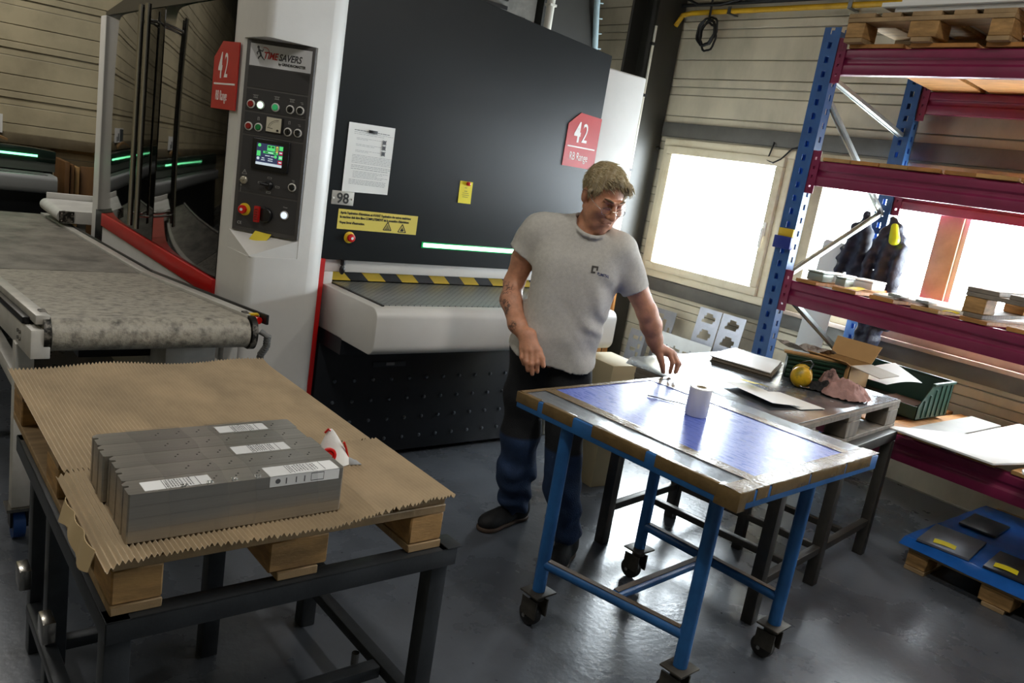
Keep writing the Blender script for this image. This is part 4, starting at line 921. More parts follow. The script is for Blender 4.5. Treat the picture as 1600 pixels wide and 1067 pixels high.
pallet('grey wooden pallet on the steel stand behind the blue table', (3.475, 2.06, .6725), R_(6+90), .84, 1.12, mWoodG, mWoodG)
# steel sheets laid on the pallet as a worktop
mSheet = M('worn_steel_sheet', '8d9296', .24, .75, var=.22, scale=4, bump=.05, bscale=20, rvar=.1)
zs = .6725+.1445
ws = tag(MB().prism([(2.885, 2.49), (2.915, 1.60), (4.06, 1.71), (4.03, 2.62), (3.0, 2.57)], 'z', zs, zs+.004).build('steel_sheet', mSheet, off=(3.4, 2.1, zs), bev=.001), 'worn steel sheet forming the worktop behind the blue table', 'sheet metal')
# ================================================================== PALLET RACKING
mRB = M('rack_blue', '305a92', .4, var=.12, scale=10)
mRM = M('rack_magenta', '7a1f45', .35, var=.12, scale=6, bump=.03, bscale=60)
mZn = M('zinc_brace', 'a7adab', .32, .8, var=.12, scale=12)
mOr = M('deck_wood', 'a8743a', .65, var=.25, scale=6, stretch=(6, 1, 1), bump=.1, bscale=60)
rk = thing('pallet_rack', 'blue and magenta pallet racking standing in front of the long window', 'rack', (4.7, 1.2, 0))
LV = (2.533, 1.936, 1.262, .622)
def slotted(mb, axis, a0, a1, c0, c1, z0, z1, pitch, sw, sh, ph=0.):
    """perforated strip: a0..a1 across, c0..c1 thickness"""
    am = (a0+a1)/2
    def bx_(p, q, r, s):
        mb.box(c0, p, r, c1, q, s) if axis == 'x' else mb.box(p, c0, r, q, c1, s)
    bx_(a0, am-sw, z0, z1); bx_(am+sw, a1, z0, z1); z = z0
    while z < z1:
        bx_(am-sw, am+sw, z, min(z+pitch-sh, z1)); z += pitch
    return mb
def upright(x, y, back):
    """omega post: perforated face to the aisle, perforated flank towards the camera, plain far flank"""
    b = slotted(MB(), 'x', y, y+.1, x, x+.003, 0, 2.645, .0755, .012, .034)
    slotted(b, 'y', x+.003, x+.075, y, y+.003, .03, 2.62, .0755, .010, .032)
    slotted(b, 'y', x+.003, x+.075, y+.097, y+.1, .03, 2.62, .0755, .010, .032)
    b.box(x+.072, y, 0, x+.075, y+.022, 2.645); b.box(x+.072, y+.078, 0, x+.075, y+.1, 2.645)
    o = b.build('upright', mRB, rk, recalc=False)
    MB().box(x-.03, y-.02, 0, x+.10, y+.12, .006).build('foot_plate', mRB, o)
    return o
for y in (2.553, -.30):
    upright(4.165, y, 0); upright(5.205, y, 1)
    ym = y+.05
    for (a, za), (b, zb_) in (((4.245, 2.40), (5.20, 2.22)), ((4.245, 2.30), (5.20, 1.72)), ((5.20, 1.72), (4.245, 1.26)), ((4.245, 1.20), (5.20, .74)), ((5.20, .72), (4.245, .28))):
        MB().bar((a, ym, za), (b, ym, zb_), .030, .022).bar((a, ym+.012, za), (b, ym+.012, zb_), .004, .036).build('brace', mZn, rk)
for zl in LV:
    for x in (4.170, 5.225):
        z = zl if x < 5 else zl-.036
        H = .135
        b = MB().prism([(x, z-H), (x+.05, z-H), (x+.05, z), (x+.008, z), (x, z-.008), (x, z-.045), (x+.010, z-.055), (x+.010, z-.075), (x, z-.085)], 'y', -.195, 2.545).build('beam', mRM, rk, bev=.002)
        pl_ = slotted(MB(), 'x', 2.50, 2.553, x-.005, x-.001, z-H-.045, z+.055, .05, .006, .016)
        pl_.build('beam_connector', mRM, rk, recalc=False)
        MB().box(x-.005, 2.548, z-H-.045, x+.045, 2.552, z+.055).build('beam_connector', mRM, rk)
        MB().box(x-.005, -.199, z-H-.045, x+.045, -.195, z+.055).build('beam_connector', mRM, rk)
# deck boards on every level, each its own board
rn = random.Random(11)
def deck(z, y_hi, y_lo, wmin, wmax, gmin, gmax, mats):
    y = y_hi
    while y > y_lo:
        w = rn.uniform(wmin, wmax)
        MB(Matrix.Translation((4.20, 0, z+.0015)) @ Matrix.Rotation(math.atan(.036/1.03), 4, 'Y')).box(-.028+rn.uniform(-.015, .01), y-w, 0, 1.06, y, .02).build('deck_board', rn.choice(mats), rk, bev=.002, seg=1)
        y -= w+rn.uniform(gmin, gmax)
mOr2 = M('deck_wood_pale', 'b48a52', .65, var=.25, scale=6, stretch=(6, 1, 1), bump=.1, bscale=60)
deck(LV[0], 2.49, .0, .27, .33, .03, .05, [mOr]); deck(LV[1], 2.49, .0, .13, .19, .002, .012, [mOr, mOr2]); deck(LV[2], 2.48, .0, .12, .17, .07, .11, [mOr, mOr2]); deck(LV[3], 2.48, .0, .13, .20, .03, .10, [mOr, mOr2])
# holder box hooked on the front upright
hb_ = thing('card_holder', 'blue and yellow card holder hooked on the rack post', 'holder', (4.15, 2.59, 1.43))
MB().box(4.128, 2.540, 1.43, 4.163, 2.652, 1.50).build('pocket', M('holder_blue', '1c2f86', .4), hb_, bev=.003)
MB().box(4.140, 2.545, 1.50, 4.158, 2.640, 1.545).build('card', M('holder_yellow', 'd9b520', .5), hb_, bev=.001)
# ---- top level: pallet with white foam sheets
pallet('wooden pallet on the top level of the racking', (4.72, 2.09, LV[0]+.0225), R_(90), .82, 1.2)
mFoam = M('white_foam_sheet', 'e8e8e4', .6)
zf = LV[0]+.0225+.1445
for i, (a, b, c, d, lb) in enumerate(((4.13, 5.2, 1.40, 2.26, 'lower white sheet on the topmost pallet of the racking'), (4.10, 5.18, 1.45, 2.32, 'middle white sheet on the topmost pallet of the racking'), (4.14, 5.15, 1.38, 2.24, 'upper white sheet on the topmost pallet of the racking'))):
    z = zf+.0225*i
    tag(MB().sheet(lambda u, v: (a+(b-a)*u, c+(d-c)*v, z+.02+.004*math.sin(5*u+i)*(1-v)*0), 4, 4, .020).build('foam_sheet', mFoam, off=(a, c, z), recalc=False), lb, 'sheet', 'white sheets on the top pallet')
# ---- level three: papers, plastic boxes, notes and a pallet
z3 = LV[2]+.0225
mPB = M('grey_green_plastic', '8d9c94', .4); mWB = M('white_plastic_box', 'dfe2e0', .4)
for i, (x, y, w, d, h, mt_, lb) in enumerate(((4.24, 2.36, .12, .10, .055, mPB, 'grey-green plastic box at the left end of the middle shelf'), (4.40, 2.33, .16, .12, .05, mWB, 'white plastic box behind the grey-green one on the middle shelf'), (4.27, 2.24, .10, .06, .05, mPB, 'small grey-green box next to the white box on the middle shelf'), (4.42, 2.16, .16, .14, .05, mWB, 'second white plastic box on the middle shelf'))):
    t = thing('plastic_box', lb, 'box', (x+w/2, y+d/2, z3), 0, 'plastic boxes on the middle shelf')
    MB().box(x, y, z3, x+w, y+d, z3+h*.8).build('tray', mt_, t, bev=.006); MB().box(x-.003, y-.003, z3+h*.8, x+w+.003, y+d+.003, z3+h).build('lid', mt_, t, bev=.006)
rn = random.Random(5)
for i, (x, y, s, lb) in enumerate(((4.30, 1.98, .14, 'white offcut sheet left of the stacked sheets on the middle shelf'), (4.36, 1.84, .2, 'white sheet lying in the middle of the middle shelf'), (4.30, 1.66, .2, 'white sheet nearest the grey pallet on the middle shelf'))):
    tag(MB().box(x-.10, y-s*.42, z3, x+.25, y+s*.42, z3+.010+.004*i).build('white_sheet', M('white_foam_sheet', 'e8e8e4', .6), off=(x, y, z3), bev=.001), lb, 'sheet')
for y, lb in ((2.155, 'yellow note lying on the left of the middle shelf'), (1.635, 'yellow note lying by the grey pallet on the middle shelf')):
    tag(MB().sheet(lambda u, v: (4.165+.09*u, y-.045+.075*v, z3+.004+.012*u+.004*math.sin(4*v)), 5, 5, .0008).build('paper_note', M('bright_yellow_note', 'e2d21e', .6), off=(4.2, y, z3), recalc=False), lb, 'note')
for y, lb in ((1.925, 'grey metal offcut on the middle shelf near its centre'), (1.78, 'grey metal offcut beside the white sheets on the middle shelf')):
    tag(MB().box(4.19, y-.035, z3+.0145, 4.30, y+.03, z3+.030).build('metal_offcut', mZn, off=(4.2, y, z3), bev=.002), lb, 'offcut')
pallet('weathered grey pallet on the middle shelf of the racking', (4.80, 1.16, z3), R_(90), .86, 1.2, mWoodG, mWood2)
# ---- lowest level: boards and big white sheets
z4 = LV[3]+.0225
tag(MB().box(4.20, 1.52, z4, 5.0, 1.68, z4+.022).build('pale_board', M('grey_board', '9c9a92', .6, var=.12), off=(4.2, 1.6, z4), bev=.002), 'grey-white board lying along the lowest shelf by the green bin', 'board')
for i, (P_, lb) in enumerate((([(4.02, 1.73), (4.03, 1.21), (5.05, .95), (5.15, 1.48), (4.45, 1.49)], 'large white sheet sticking out over the lowest beam'), ([(4.0, 1.08), (4.0, .1), (5.1, .15), (5.1, .98), (4.05, 1.10)], 'second large white sheet at the right of the lowest shelf'))):
    tag(MB().prism(P_, 'z', z4+.024+.014*i, z4+.034+.014*i).build('white_sheet', M('white_foam_sheet', 'e8e8e4', .6), off=(4.5, 1.2, z4), bev=.001), lb, 'sheet')
def bin_box(mb, L, W, Hh, front, th=.005):
    """open-front picking bin: local x length, y width (front at y=0), z up"""
    mb.box(0, 0, 0, L, W, th); mb.box(0, W-th, 0, L, W, Hh)
    for x in (0, L-th): mb.prism([(0, 0), (W, 0), (W, Hh), (W*.35, Hh), (0, front)], 'x', x, x+th)
    mb.box(0, 0, 0, L, th, front); return mb
mGB = M('dark_green_plastic', '2f4f45', .35, var=.08); mGB2 = M('deep_green_plastic', '12301f', .35, var=.12, scale=12)
gb = thing('storage_bin', 'green ribbed storage bin standing on the lowest rack shelf', 'bin', (4.50, 2.34, z4), R_(-90), world=False)
bin_box(MB(), .56, .40, .20, .075).build('shell', mGB, gb)
MB().box(-.010, .13, .188, .008, .41, .204).box(.552, .13, .188, .570, .41, .204).box(-.010, .392, .188, .57, .41, .204).build('rim', mGB, gb, bev=.003)
for i in range(6):
    for x in (.560, -.006): MB().box(x, .06+.06*i, .01, x+.006, .075+.06*i, .08+min(.11, .028*(i+1))).build('rib', mGB, gb)
MB().box(.02, .02, .006, .54, .38, .03).build('contents_tray', M('bin_dark', '3a3a34', .6), gb)
tag(MB().box(4.62, 1.86, z4+.032, 4.82, 2.05, z4+.05).build('metal_offcut', M('copper_plate', '8a6a58', .3, .7, var=.2), off=(4.7, 1.9, z4)), 'brownish metal plate lying in the green bin', 'offcut')
tag(MB().sheet(lambda u, v: (4.10+.42*u-.08*(1-v)*u, 1.80+.20*v-.03*u, .865+.05*u*v+.012*math.sin(3*u)), 8, 6, .001).build('paper_sheet', mPaper, off=(4.2, 1.9, .86), recalc=False), 'white sheet sliding from the carton towards the green bin', 'paper')
# ---- pallet on the floor under the racking with blue film and plates
pallet('wooden pallet on the floor under the racking', (4.66, 1.06, 0), R_(90), .84, 1.14)
tag(MB().sheet(lambda u, v: (4.055+1.1*u, .62+.90*v, .1525+.004*abs(math.sin(17*u+5*v))+(-.03*max(0, (.05-u)/.05))), 40, 30, .0015).build('blue_film', M('blue_film', '1f5fb0', .25, var=.12, bump=.2, bscale=30), off=(4.1, .7, .145), recalc=False), 'blue plastic film over the floor pallet under the racking', 'film')
mPlt = M('grey_plate', '6d7077', .35, .3, var=.12)
for i, (x, y, w, d, r, mt_, lb) in enumerate(((4.13, 1.22, .34, .24, 8, mPlt, 'grey plate at the front corner of the floor pallet'), (4.17, .80, .3, .36, 6, M('dark_plate', '26282c', .35), 'dark plate with yellow notes on the floor pallet'), (4.62, 1.28, .26, .18, 4, M('dark_plate', '26282c', .35), 'dark plate at the back of the floor pallet'), (4.60, .82, .34, .30, -5, M('dark_plate', '26282c', .35), 'dark plate at the far right of the floor pallet'))):
    T_ = Matrix.Translation((x, y, .159)) @ Matrix.Rotation(R_(r), 4, 'Z')
    tag(MB(T_).box(0, 0, 0, w, d, .012).build('metal_plate', mt_, off=(x, y, .159), bev=.001), lb, 'plate', 'plates on the floor pallet')
for i, (x, y, r, zz, lb) in enumerate(((4.16, 1.30, 14, .173, 'yellow note on the front grey plate of the floor pallet'), (4.19, 1.03, 10, .173, 'yellow note on the dark plate by the grey plate'), (4.23, .88, 12, .173, 'yellow note at the near edge of the dark plate'), (4.44, .92, 30, .175, 'folded yellow note further back on the dark plate'), (4.72, .99, 8, .173, 'yellow note on the far right plate of the floor pallet'))):
    T_ = Matrix.Translation((x, y, zz)) @ Matrix.Rotation(R_(r), 4, 'Z')
    tag(MB(T_).sheet(lambda u, v: (.045*u, .10*v, .004*math.sin(3*v)+.006*u), 4, 6, .0008).build('paper_note', M('bright_yellow_note', 'e2d21e', .6), off=(x, y, zz), recalc=False), lb, 'note')
for i, (a, b, lb) in enumerate((((4.42, 1.02), (4.50, .80), 'thin steel strip lying across the floor pallet'), ((4.52, 1.04), (4.60, .80), 'second thin steel strip beside the first on the floor pallet'))):
    tag(MB().bar((*a, .178), (*b, .178), .016, .006).build('steel_strip', mZn, off=(*a, .17)), lb, 'strip')
# ================================================================== THINGS ON THE STEEL WORKTOP
zw = zs+.0042
for i in range(6):
    k = i*.0006
    def f(u, v, i=i):
        p = Vector((3.477, 2.44, 0)).lerp(Vector((3.861, 2.554, 0)), u).lerp(Vector((3.545, 2.115, 0)).lerp(Vector((3.832, 2.245, 0)), u), 1-v)
        return (p.x+.006*math.sin(i*2.1), p.y+.006*math.cos(i*1.3), zw+.0055*(i+1)+.022*max(0, u-.75)*4*max(0, .6-v)*(i/5)+.001*i*math.sin(3*u))
    tag(MB().sheet(lambda u, v: f(u, v), 10, 8, .0048).build('card_sheet', M('sky_glare_card', 'e2e0da', .35) if i == 5 else M('edge_card', '7a7062', .8), off=(3.5, 2.3, zw), recalc=False), 'top sheet of the card stack on the worktop, whitened as sky reflection' if i == 5 else 'grey sheet number %s from the bottom of the card stack on the worktop' % ('one', 'two', 'three', 'four', 'five')[i], 'card', 'card sheets stacked on the worktop')  # top sheet coloured whiter to stand in for the reflected sky
for i, (P_, dz, lb) in enumerate((([(3.115, 2.10), (3.03, 1.775), (3.21, 1.73), (3.27, 2.055)], .012, 'white sheet with a yellow note on the steel worktop'), ([(3.20, 1.98), (3.17, 1.72), (3.33, 1.695), (3.34, 1.93)], .005, 'lower white sheet peeking out right of the noted sheet'))):
    def f(u, v, P_=P_, dz=dz):
        a = Vector((*P_[0], 0)).lerp(Vector((*P_[3], 0)), u); b = Vector((*P_[1], 0)).lerp(Vector((*P_[2], 0)), u); p = b.lerp(a, v)
        return (p.x, p.y, zw+dz+.014*(1-u)*(1-.4*v) if i == 0 else zw+dz)
    tag(MB().sheet(f, 8, 8, .0012).build('white_sheet', mPaper, off=(3.1, 1.9, zw), recalc=False), lb, 'sheet')
tag(MB().sheet(lambda u, v: (3.20+.085*u-.02*v, 1.985+.075*v-.02*u, zw+.036-.010*u+.004*math.sin(4*u)), 5, 5, .0008).build('paper_note', M('bright_yellow_note', 'e2d21e', .6), off=(3.2, 2.0, zw), recalc=False), 'yellow note lying on the white sheet on the steel worktop', 'note')
# ear defenders
em = thing('ear_defenders', 'yellow ear defenders lying on the steel worktop', 'ear defenders', (3.60, 1.99, zw))
mEY = M('muff_yellow', 'd0a616', .4, col2='8a7a20', lo=.5, hi=.62, scale=16)
for c, ax, nm in (((3.585, 1.985, zw+.052), (-.55, -.80, .25), 'ear_cup'), ((3.668, 2.030, zw+.046), (.8, .58, .1), 'ear_cup')):
    cupo = MB().lathe([(.044, -.012), (.052, -.004), (.052, .006), (.049, .022), (.040, .036), (.026, .044), (.006, .047)], c, axis=ax, n=26).build(nm, mEY, em)
    MB().lathe([(.030, -.030), (.046, -.030), (.050, -.022), (.046, -.013), (.030, -.013)], c, axis=ax, n=26).build('cushion', mBlackP, em)
MB().tube([(3.60, 1.96, zw+.09), (3.63, 1.96, zw+.12), (3.67, 2.0, zw+.125), (3.69, 2.05, zw+.105), (3.675, 2.07, zw+.08)], .004, 8).build('headband', mBlackP, em)
MB().tube([(3.55, 1.975, zw+.02), (3.56, 1.95, zw+.012), (3.60, 1.93, zw+.012), (3.66, 1.95, zw+.02), (3.70, 2.02, zw+.05)], .0025, 6).build('band_wire', mInox, em)
# dark green bin lying on its side: its ribbed back shows
gb2 = thing('storage_bin', 'dark green bin lying on its side behind the ear defenders', 'bin', (3.690, 2.135, zw+.002), R_(-52), world=False)
bin_box(MB(), .28, .075, .115, .115).build('shell', mGB2, gb2)
for i in range(5): MB().box(.004, -.007, .010+.022*i, .276, 0, .022+.022*i).build('rib', mGB2, gb2, bev=.002)
MB().box(-.006, .0, .108, .286, .08, .118).build('rim', mGB2, gb2, bev=.003)
MB().box(-.02, .02, .1185, .27, .07, .130).build('wooden_slat', mWood2, gb2, bev=.002)
# carton with open flaps
mKr = M('kraft_carton', 'b48d5a', .75, var=.1, scale=4); mKrI = M('carton_inner', 'a9a294', .75, var=.06)
cx = thing('cardboard_box', 'open cardboard box with raised flap on the steel worktop', 'box', (3.99, 2.02, zw))
BX = (3.875, 4.085, 1.895, 2.125, zw+.001, .945)
for a in ((BX[0], BX[2], BX[1], BX[2]+.004), (BX[0], BX[3]-.004, BX[1], BX[3]), (BX[0], BX[2], BX[0]+.004, BX[3]), (BX[1]-.004, BX[2], BX[1], BX[3])):
    MB().box(a[0], a[1], BX[4], a[2], a[3], BX[5]).build('wall_panel', mKr, cx)
MB().box(BX[0], BX[2], BX[4], BX[1], BX[3], BX[4]+.004).build('bottom_panel', mKr, cx)
def flap(pts, nm='flap', mat=mKr):
    p = [Vector(q) for q in pts]; n_ = (p[1]-p[0]).cross(p[3]-p[0]).normalized()*.004
    MB().add([*p, *[q+n_ for q in p]], [(0, 1, 2, 3), (7, 6, 5, 4), (0, 4, 5, 1), (1, 5, 6, 2), (2, 6, 7, 3), (3, 7, 4, 0)]).build(nm, mat, cx)
flap([(4.085, 2.125, .945), (4.085, 1.895, .945), (4.135, 1.885, 1.035), (4.135, 2.135, 1.035)])
flap([(3.875, 1.895, .945), (4.085, 1.895, .945), (4.11, 1.755, .925), (3.885, 1.745, .925)], mat=mKrI)
flap([(3.875, 2.125, .945), (3.875, 1.895, .945), (3.835, 1.905, .965), (3.835, 2.12, .965)])
# crumpled rags
def rag(name, lab, c, sx, sy, h, seed, mat, rz=0.):
    ca, sa = math.cos(rz), math.sin(rz)
    def f(u, v):
        a = 2*math.pi*u; r = v
        wob = 1+.28*nz((math.cos(a)*1.3, math.sin(a)*1.3, seed), 1)+.16*nz((math.cos(a)*3, math.sin(a)*3, seed+4), 1)
        x = sx*r*wob*math.cos(a); y = sy*r*wob*math.sin(a)
        z = h*(1-r**3)*(.62+.75*nz((x*14, y*14, seed), 1))+.040*abs(nz((x*24, y*24, seed+2), 1))*(1.15-r)+.018*abs(nz((x*55, y*55, seed+5), 1))
        return (c[0]+x*ca-y*sa, c[1]+x*sa+y*ca, c[2]+max(.0035, z+.004))
    b = MB(); b.grid(f, 72, 26); return tag(b.build(name, mat, off=c, recalc=True), lab, 'rag')
mPink = M('pink_rag', 'a8837c', .9, var=.15, scale=20, bump=.3, bscale=120)
rag('cleaning_rag', 'dusty pink rag crumpled at the front of the steel worktop', (3.715, 1.80, zw), .125, .10, .075, 2.3, mPink, -.5)
rag('cleaning_rag', 'pink and dark rag lying against the green bin', (3.775, 1.925, zw), .085, .07, .10, 7.1, M('pink_rag_dark', '8f716b', .9, col2='40302c', lo=.5, hi=.62, scale=18, bump=.3, bscale=120), .4)
rag('cleaning_rag', 'black cloth under the ear defenders on the worktop', (3.66, 1.91, zw), .09, .05, .035, 4.9, M('black_cloth', '1a1a1b', .9, bump=.3, bscale=90), -.6)
tag(MB().sheet(lambda u, v: (3.78+.16*u+.02*v, 2.23-.21*u+.07*v, .967+.016*math.sin(9*u+2*v)+.01*nz((u*6, v*6, 3), 1)), 24, 8, .002).build('cleaning_rag', M('grey_stained_rag', '9b938c', .9, col2='4d3d38', lo=.5, hi=.65, scale=24), off=(3.85, 2.15, .96), recalc=False), 'stained grey rag draped over the edge of the carton', 'rag')
# ================================================================== AGAINST THE WINDOW WALL
def cutsheet(name, lab, T, W_, Hh, nx, ny, hole, mat, th=.003):
    """laser-cut sheet: cells where hole(i,j) is true are cut out"""
    b = MB(T); V = {}; vs = []
    def vid(i, j, k):
        if (i, j, k) not in V: V[(i, j, k)] = len(vs); vs.append((W_*i/nx, Hh*j/ny, th*k))
        return V[(i, j, k)]
    fs = []; sol = lambda i, j: 0 <= i < nx and 0 <= j < ny and not hole(i, j)
    for i in range(nx):
        for j in range(ny):
            if not sol(i, j): continue
            fs.append([vid(i, j, 1), vid(i+1, j, 1), vid(i+1, j+1, 1), vid(i, j+1, 1)]); fs.append([vid(i, j+1, 0), vid(i+1, j+1, 0), vid(i+1, j, 0), vid(i, j, 0)])
            for (di, dj), (p, q) in (((-1, 0), ((i, j+1), (i, j))), ((1, 0), ((i+1, j), (i+1, j+1))), ((0, -1), ((i, j), (i+1, j))), ((0, 1), ((i+1, j+1), (i, j+1)))):
                if not sol(i+di, j+dj): fs.append([vid(*p, 0), vid(*q, 0), vid(*q, 1), vid(*p, 1)])
    b.add(vs, fs); return tag(b.build(name, mat, off=T.to_translation(), recalc=False, smooth=False), lab, 'sheet metal', 'laser-cut sheets leaning on the wall')
mLas = M('laser_sheet', 'aeb0ba', .35, .55, var=.12, scale=8); mLas2 = M('laser_sheet_white', 'd5d6d4', .4, .1, var=.06)
def lean(x, y, top): # text-plane frame facing the aisle (-X), leaning back to the wall
    a = Vector((top, 0, 1)).normalized(); return frame((x, y, .0), (0, -1, 0), a)
def hole2(i, j):
    k = j % 12; s = i % 14
    if j < 6: return False
    return (3 <= s <= 9 and 2 <= k <= 3) or (4 <= s <= 10 and 4 <= k <= 6) or (5 <= s <= 8 and 7 <= k <= 8)
cutsheet('laser_cut_sheet', 'silver laser-cut sheet with stepped holes, left of the pair under the window', lean(5.16, 3.90, .15), .215, .80, 14, 72, hole2, mLas)
cutsheet('laser_cut_sheet', 'silver laser-cut sheet with stepped holes, right of the pair under the window', lean(5.16, 3.675, .15), .215, .80, 14, 72, hole2, mLas)
def hole1(i, j): return (j > 20 and ((3 <= i <= 5 and j < 62) or (9 <= i <= 11 and j < 64) or (14 <= i <= 15 and j < 58) or (4 <= i <= 8 and 64 <= j <= 67)))
cutsheet('laser_cut_sheet', 'grey laser-cut sheet with long slots leaning behind the man\'s hand', lean(5.18, 4.36, .13), .25, .69, 18, 72, hole1, M('laser_sheet_grey', '86878b', .35, .5, var=.12))
def hole3(i, j):
    c = 46+.0*i; yy = j+((i-20)**2)*.012
    if i < 2 or i > 37 or 19 <= i <= 20 or j < 6: return False
    return (44 <= yy <= 46) or (36 <= yy <= 37.5 and i % 9 > 1) or (28 <= yy <= 30 and i % 7 > 1) or (46 <= yy <= 48 and i % 6 == 2) or (i in (15, 16, 17) and 30 < yy < 47 and j % 3 == 0)
cutsheet('laser_cut_sheet', 'white laser-cut sheet with curved slots leaning low under the window', lean(4.98, 4.09, .16), .52, .555, 40, 56, hole3, mLas2)
cutsheet('laser_cut_sheet', 'narrow silver laser-cut strip standing left of the white cut sheet', lean(4.99, 4.38, .14), .17, .50, 12, 50, lambda i, j: (j > 15 and (j % 10) in (2, 3, 4) and 3 <= i <= 6) or (j > 20 and 8 <= i <= 9 and j % 7 < 4), M('laser_sheet_grey', '86878b', .35, .5))
tag(MB().prism([(3.15, 2.80), (3.37, 2.78), (3.40, 3.06), (3.17, 3.08)], 'z', 0, .70).build('carton', M('cream_carton', 'b5a785', .7, col2='9b7c3c', lo=.58, hi=.75, scale=6), off=(3.27, 2.93, 0), bev=.006), 'tall cream carton standing behind the man near the machine', 'box')
# white panel, jackets on the rack's rear post
tag(MB(frame((5.06, 2.90, .62), (0, -1, 0), (.06, 0, 1))).prism([(0, 0), (.19, 0), (.20, .84), (.188, .87), (.02, .88), (.005, .86)], 'z', 0, .012).build('leaning_sheet', M('white_panel', 'cfd2d2', .5), off=(5.06, 2.84, .62), bev=.002), 'white sheet leaning beside the rear rack post', 'sheet')
def jacket(lab, c, w, hgt, seed, mat, hiv=None):
    s = SDF((-.16, -.2, -hgt-.05), (.16, .22, .08), .009)
    s.chain([(0, 0, .02), (0, .0, -.10), (.0, .0, -hgt*.55), (0, -.01, -hgt)], [.03, .075*w, .085*w, .095*w], .03)
    s.chain([(.0, .05*w, -.08), (-.02, .11*w, -.25), (-.02, .13*w, -hgt*.75)], [.05, .045, .04], .02)
    s.chain([(.0, -.05*w, -.08), (-.02, -.10*w, -.25), (-.02, -.11*w, -hgt*.8)], [.05, .045, .04], .02)
    s.disp(lambda P: .010*np.sin(P[:, 1]*70+np.sin(P[:, 2]*9+seed)*2.)+.006*np.sin(P[:, 2]*85+P[:, 1]*25))
    t = thing('jacket', lab, 'jacket', c)
    V, F = s.mesh(); soft('body', V, F, mat, t, Matrix.Translation(c))
    MB().tube([(c[0]+.06, c[1], c[2]+.06), (c[0]+.02, c[1], c[2]+.07), (c[0], c[1], c[2]+.02)], .004, 6).build('hanging_loop', mInk, t)
    if hiv: 
        s = SDF((-.12, -.12, -.22), (.12, .12, .05), .008); s.chain([(-.045, -.02, -.01), (-.058, -.045, -.09)], [.022, .034], .02); V, F = s.mesh(); soft('collar', V, F, hiv, t, Matrix.Translation(c))
    return t
mNavy = M('quilted_navy', '20263c', .55, var=.25, scale=30, bump=.4, bscale=55)
jacket('dark quilted jacket with yellow collar hanging on the rear rack post', (5.09, 2.44, 1.66), .85, .78, 1.0, mNavy, M('hi_vis_yellow', 'b9d21c', .5))
jacket('navy jacket hanging left of the quilted one behind the racking', (5.12, 2.66, 1.66), .6, .45, 3.0, M('navy_cloth', '1b2136', .7, var=.2))
# ================================================================== THE MAN AT THE TABLE
# local frame: u to his left as seen (image right), d away from the camera, z up
PM = frame((2.41, 2.44, 0), (.71147, -.70272, 0), (.70272, .71147, 0))
man = thing('person', 'grey-haired man in a grey T-shirt and dark trousers leaning over the blue table', 'person', (2.41, 2.44, 0))
def skin_mat():
    m = M('skin', 'c0886a', .5, var=.14, scale=30, bump=.12, bscale=110); nt = m.node_tree; N = nt.nodes; L = nt.links; b = N['Principled BSDF']
    b.inputs['Subsurface Weight'].default_value = .08; b.inputs['Subsurface Radius'].default_value = (.02, .008, .004); b.inputs['Subsurface Scale'].default_value = .4
    # tattoo on the right forearm: ink lines kept to two patches
    tc = N.new('ShaderNodeTexCoord'); w = N.new('ShaderNodeTexNoise'); w.inputs['Scale'].default_value = 30; w.inputs['Detail'].default_value = 3; w.inputs['Distortion'].default_value = 1.5
    L.new(tc.outputs['Object'], w.inputs['Vector'])
    rp = N.new('ShaderNodeValToRGB'); e = rp.color_ramp.elements; e[0].position = .42; e[0].color = (0, 0, 0, 1); e[1].position = .50; e[1].color = (1, 1, 1, 1); k = e.new(.58); k.color = (0, 0, 0, 1)
    L.new(w.outputs['Fac'], rp.inputs[0]); acc = None
    for (u, d, z), r in (((-.295, -.02, 1.115), .055), ((-.285, -.065, 1.055), .05), ((-.225, -.13, 1.0), .028)):
        p = PM @ Vector((u, d, z)) - Vector((2.41, 2.44, 0))
        ds = N.new('ShaderNodeVectorMath'); ds.operation = 'DISTANCE'; ds.inputs[1].default_value = p; L.new(tc.outputs['Object'], ds.inputs[0])
        lt = N.new('ShaderNodeMapRange'); lt.inputs['From Min'].default_value = r; lt.inputs['From Max'].default_value = r*.75; L.new(ds.outputs['Value'], lt.inputs[0])
        if acc is None: acc = lt.outputs[0]
        else:
            mx = N.new('ShaderNodeMath'); mx.operation = 'MAXIMUM'; L.new(acc, mx.inputs[0]); L.new(lt.outputs[0], mx.inputs[1]); acc = mx.outputs[0]
    mu = N.new('ShaderNodeMath'); mu.operation = 'MULTIPLY'; L.new(acc, mu.inputs[0]); L.new(rp.outputs[0], mu.inputs[1])
    m2 = N.new('ShaderNodeMath'); m2.operation = 'MULTIPLY'; m2.inputs[1].default_value = .9; L.new(mu.outputs[0], m2.inputs[0])
    mix = N.new('ShaderNodeMix'); mix.data_type = 'RGBA'; src = b.inputs['Base Color'].links[0].from_socket
    L.new(m2.outputs[0], mix.inputs[0]); L.new(src, mix.inputs[6]); mix.inputs[7].default_value = (*lin('2e2f33'), 1); L.new(mix.outputs[2], b.inputs['Base Color'])
    return m
mSkin = skin_mat()
HC = np.array((.045, -.030, 1.578)); HS = 1.06
FW = np.array((.491, -.786, -.375)); UP = np.array((.199, -.318, .927)); RT = np.array((-.848, -.530, 0)); HAX = np.stack([RT, FW, UP])
def hp(r, f, u): return HC+HS*(r*RT+f*FW+u*UP)
def hr(*r): return tuple(HS*x for x in r)
B_ = SDF((-.35, -.27, .0), (.57, .25, 1.73), .0045)
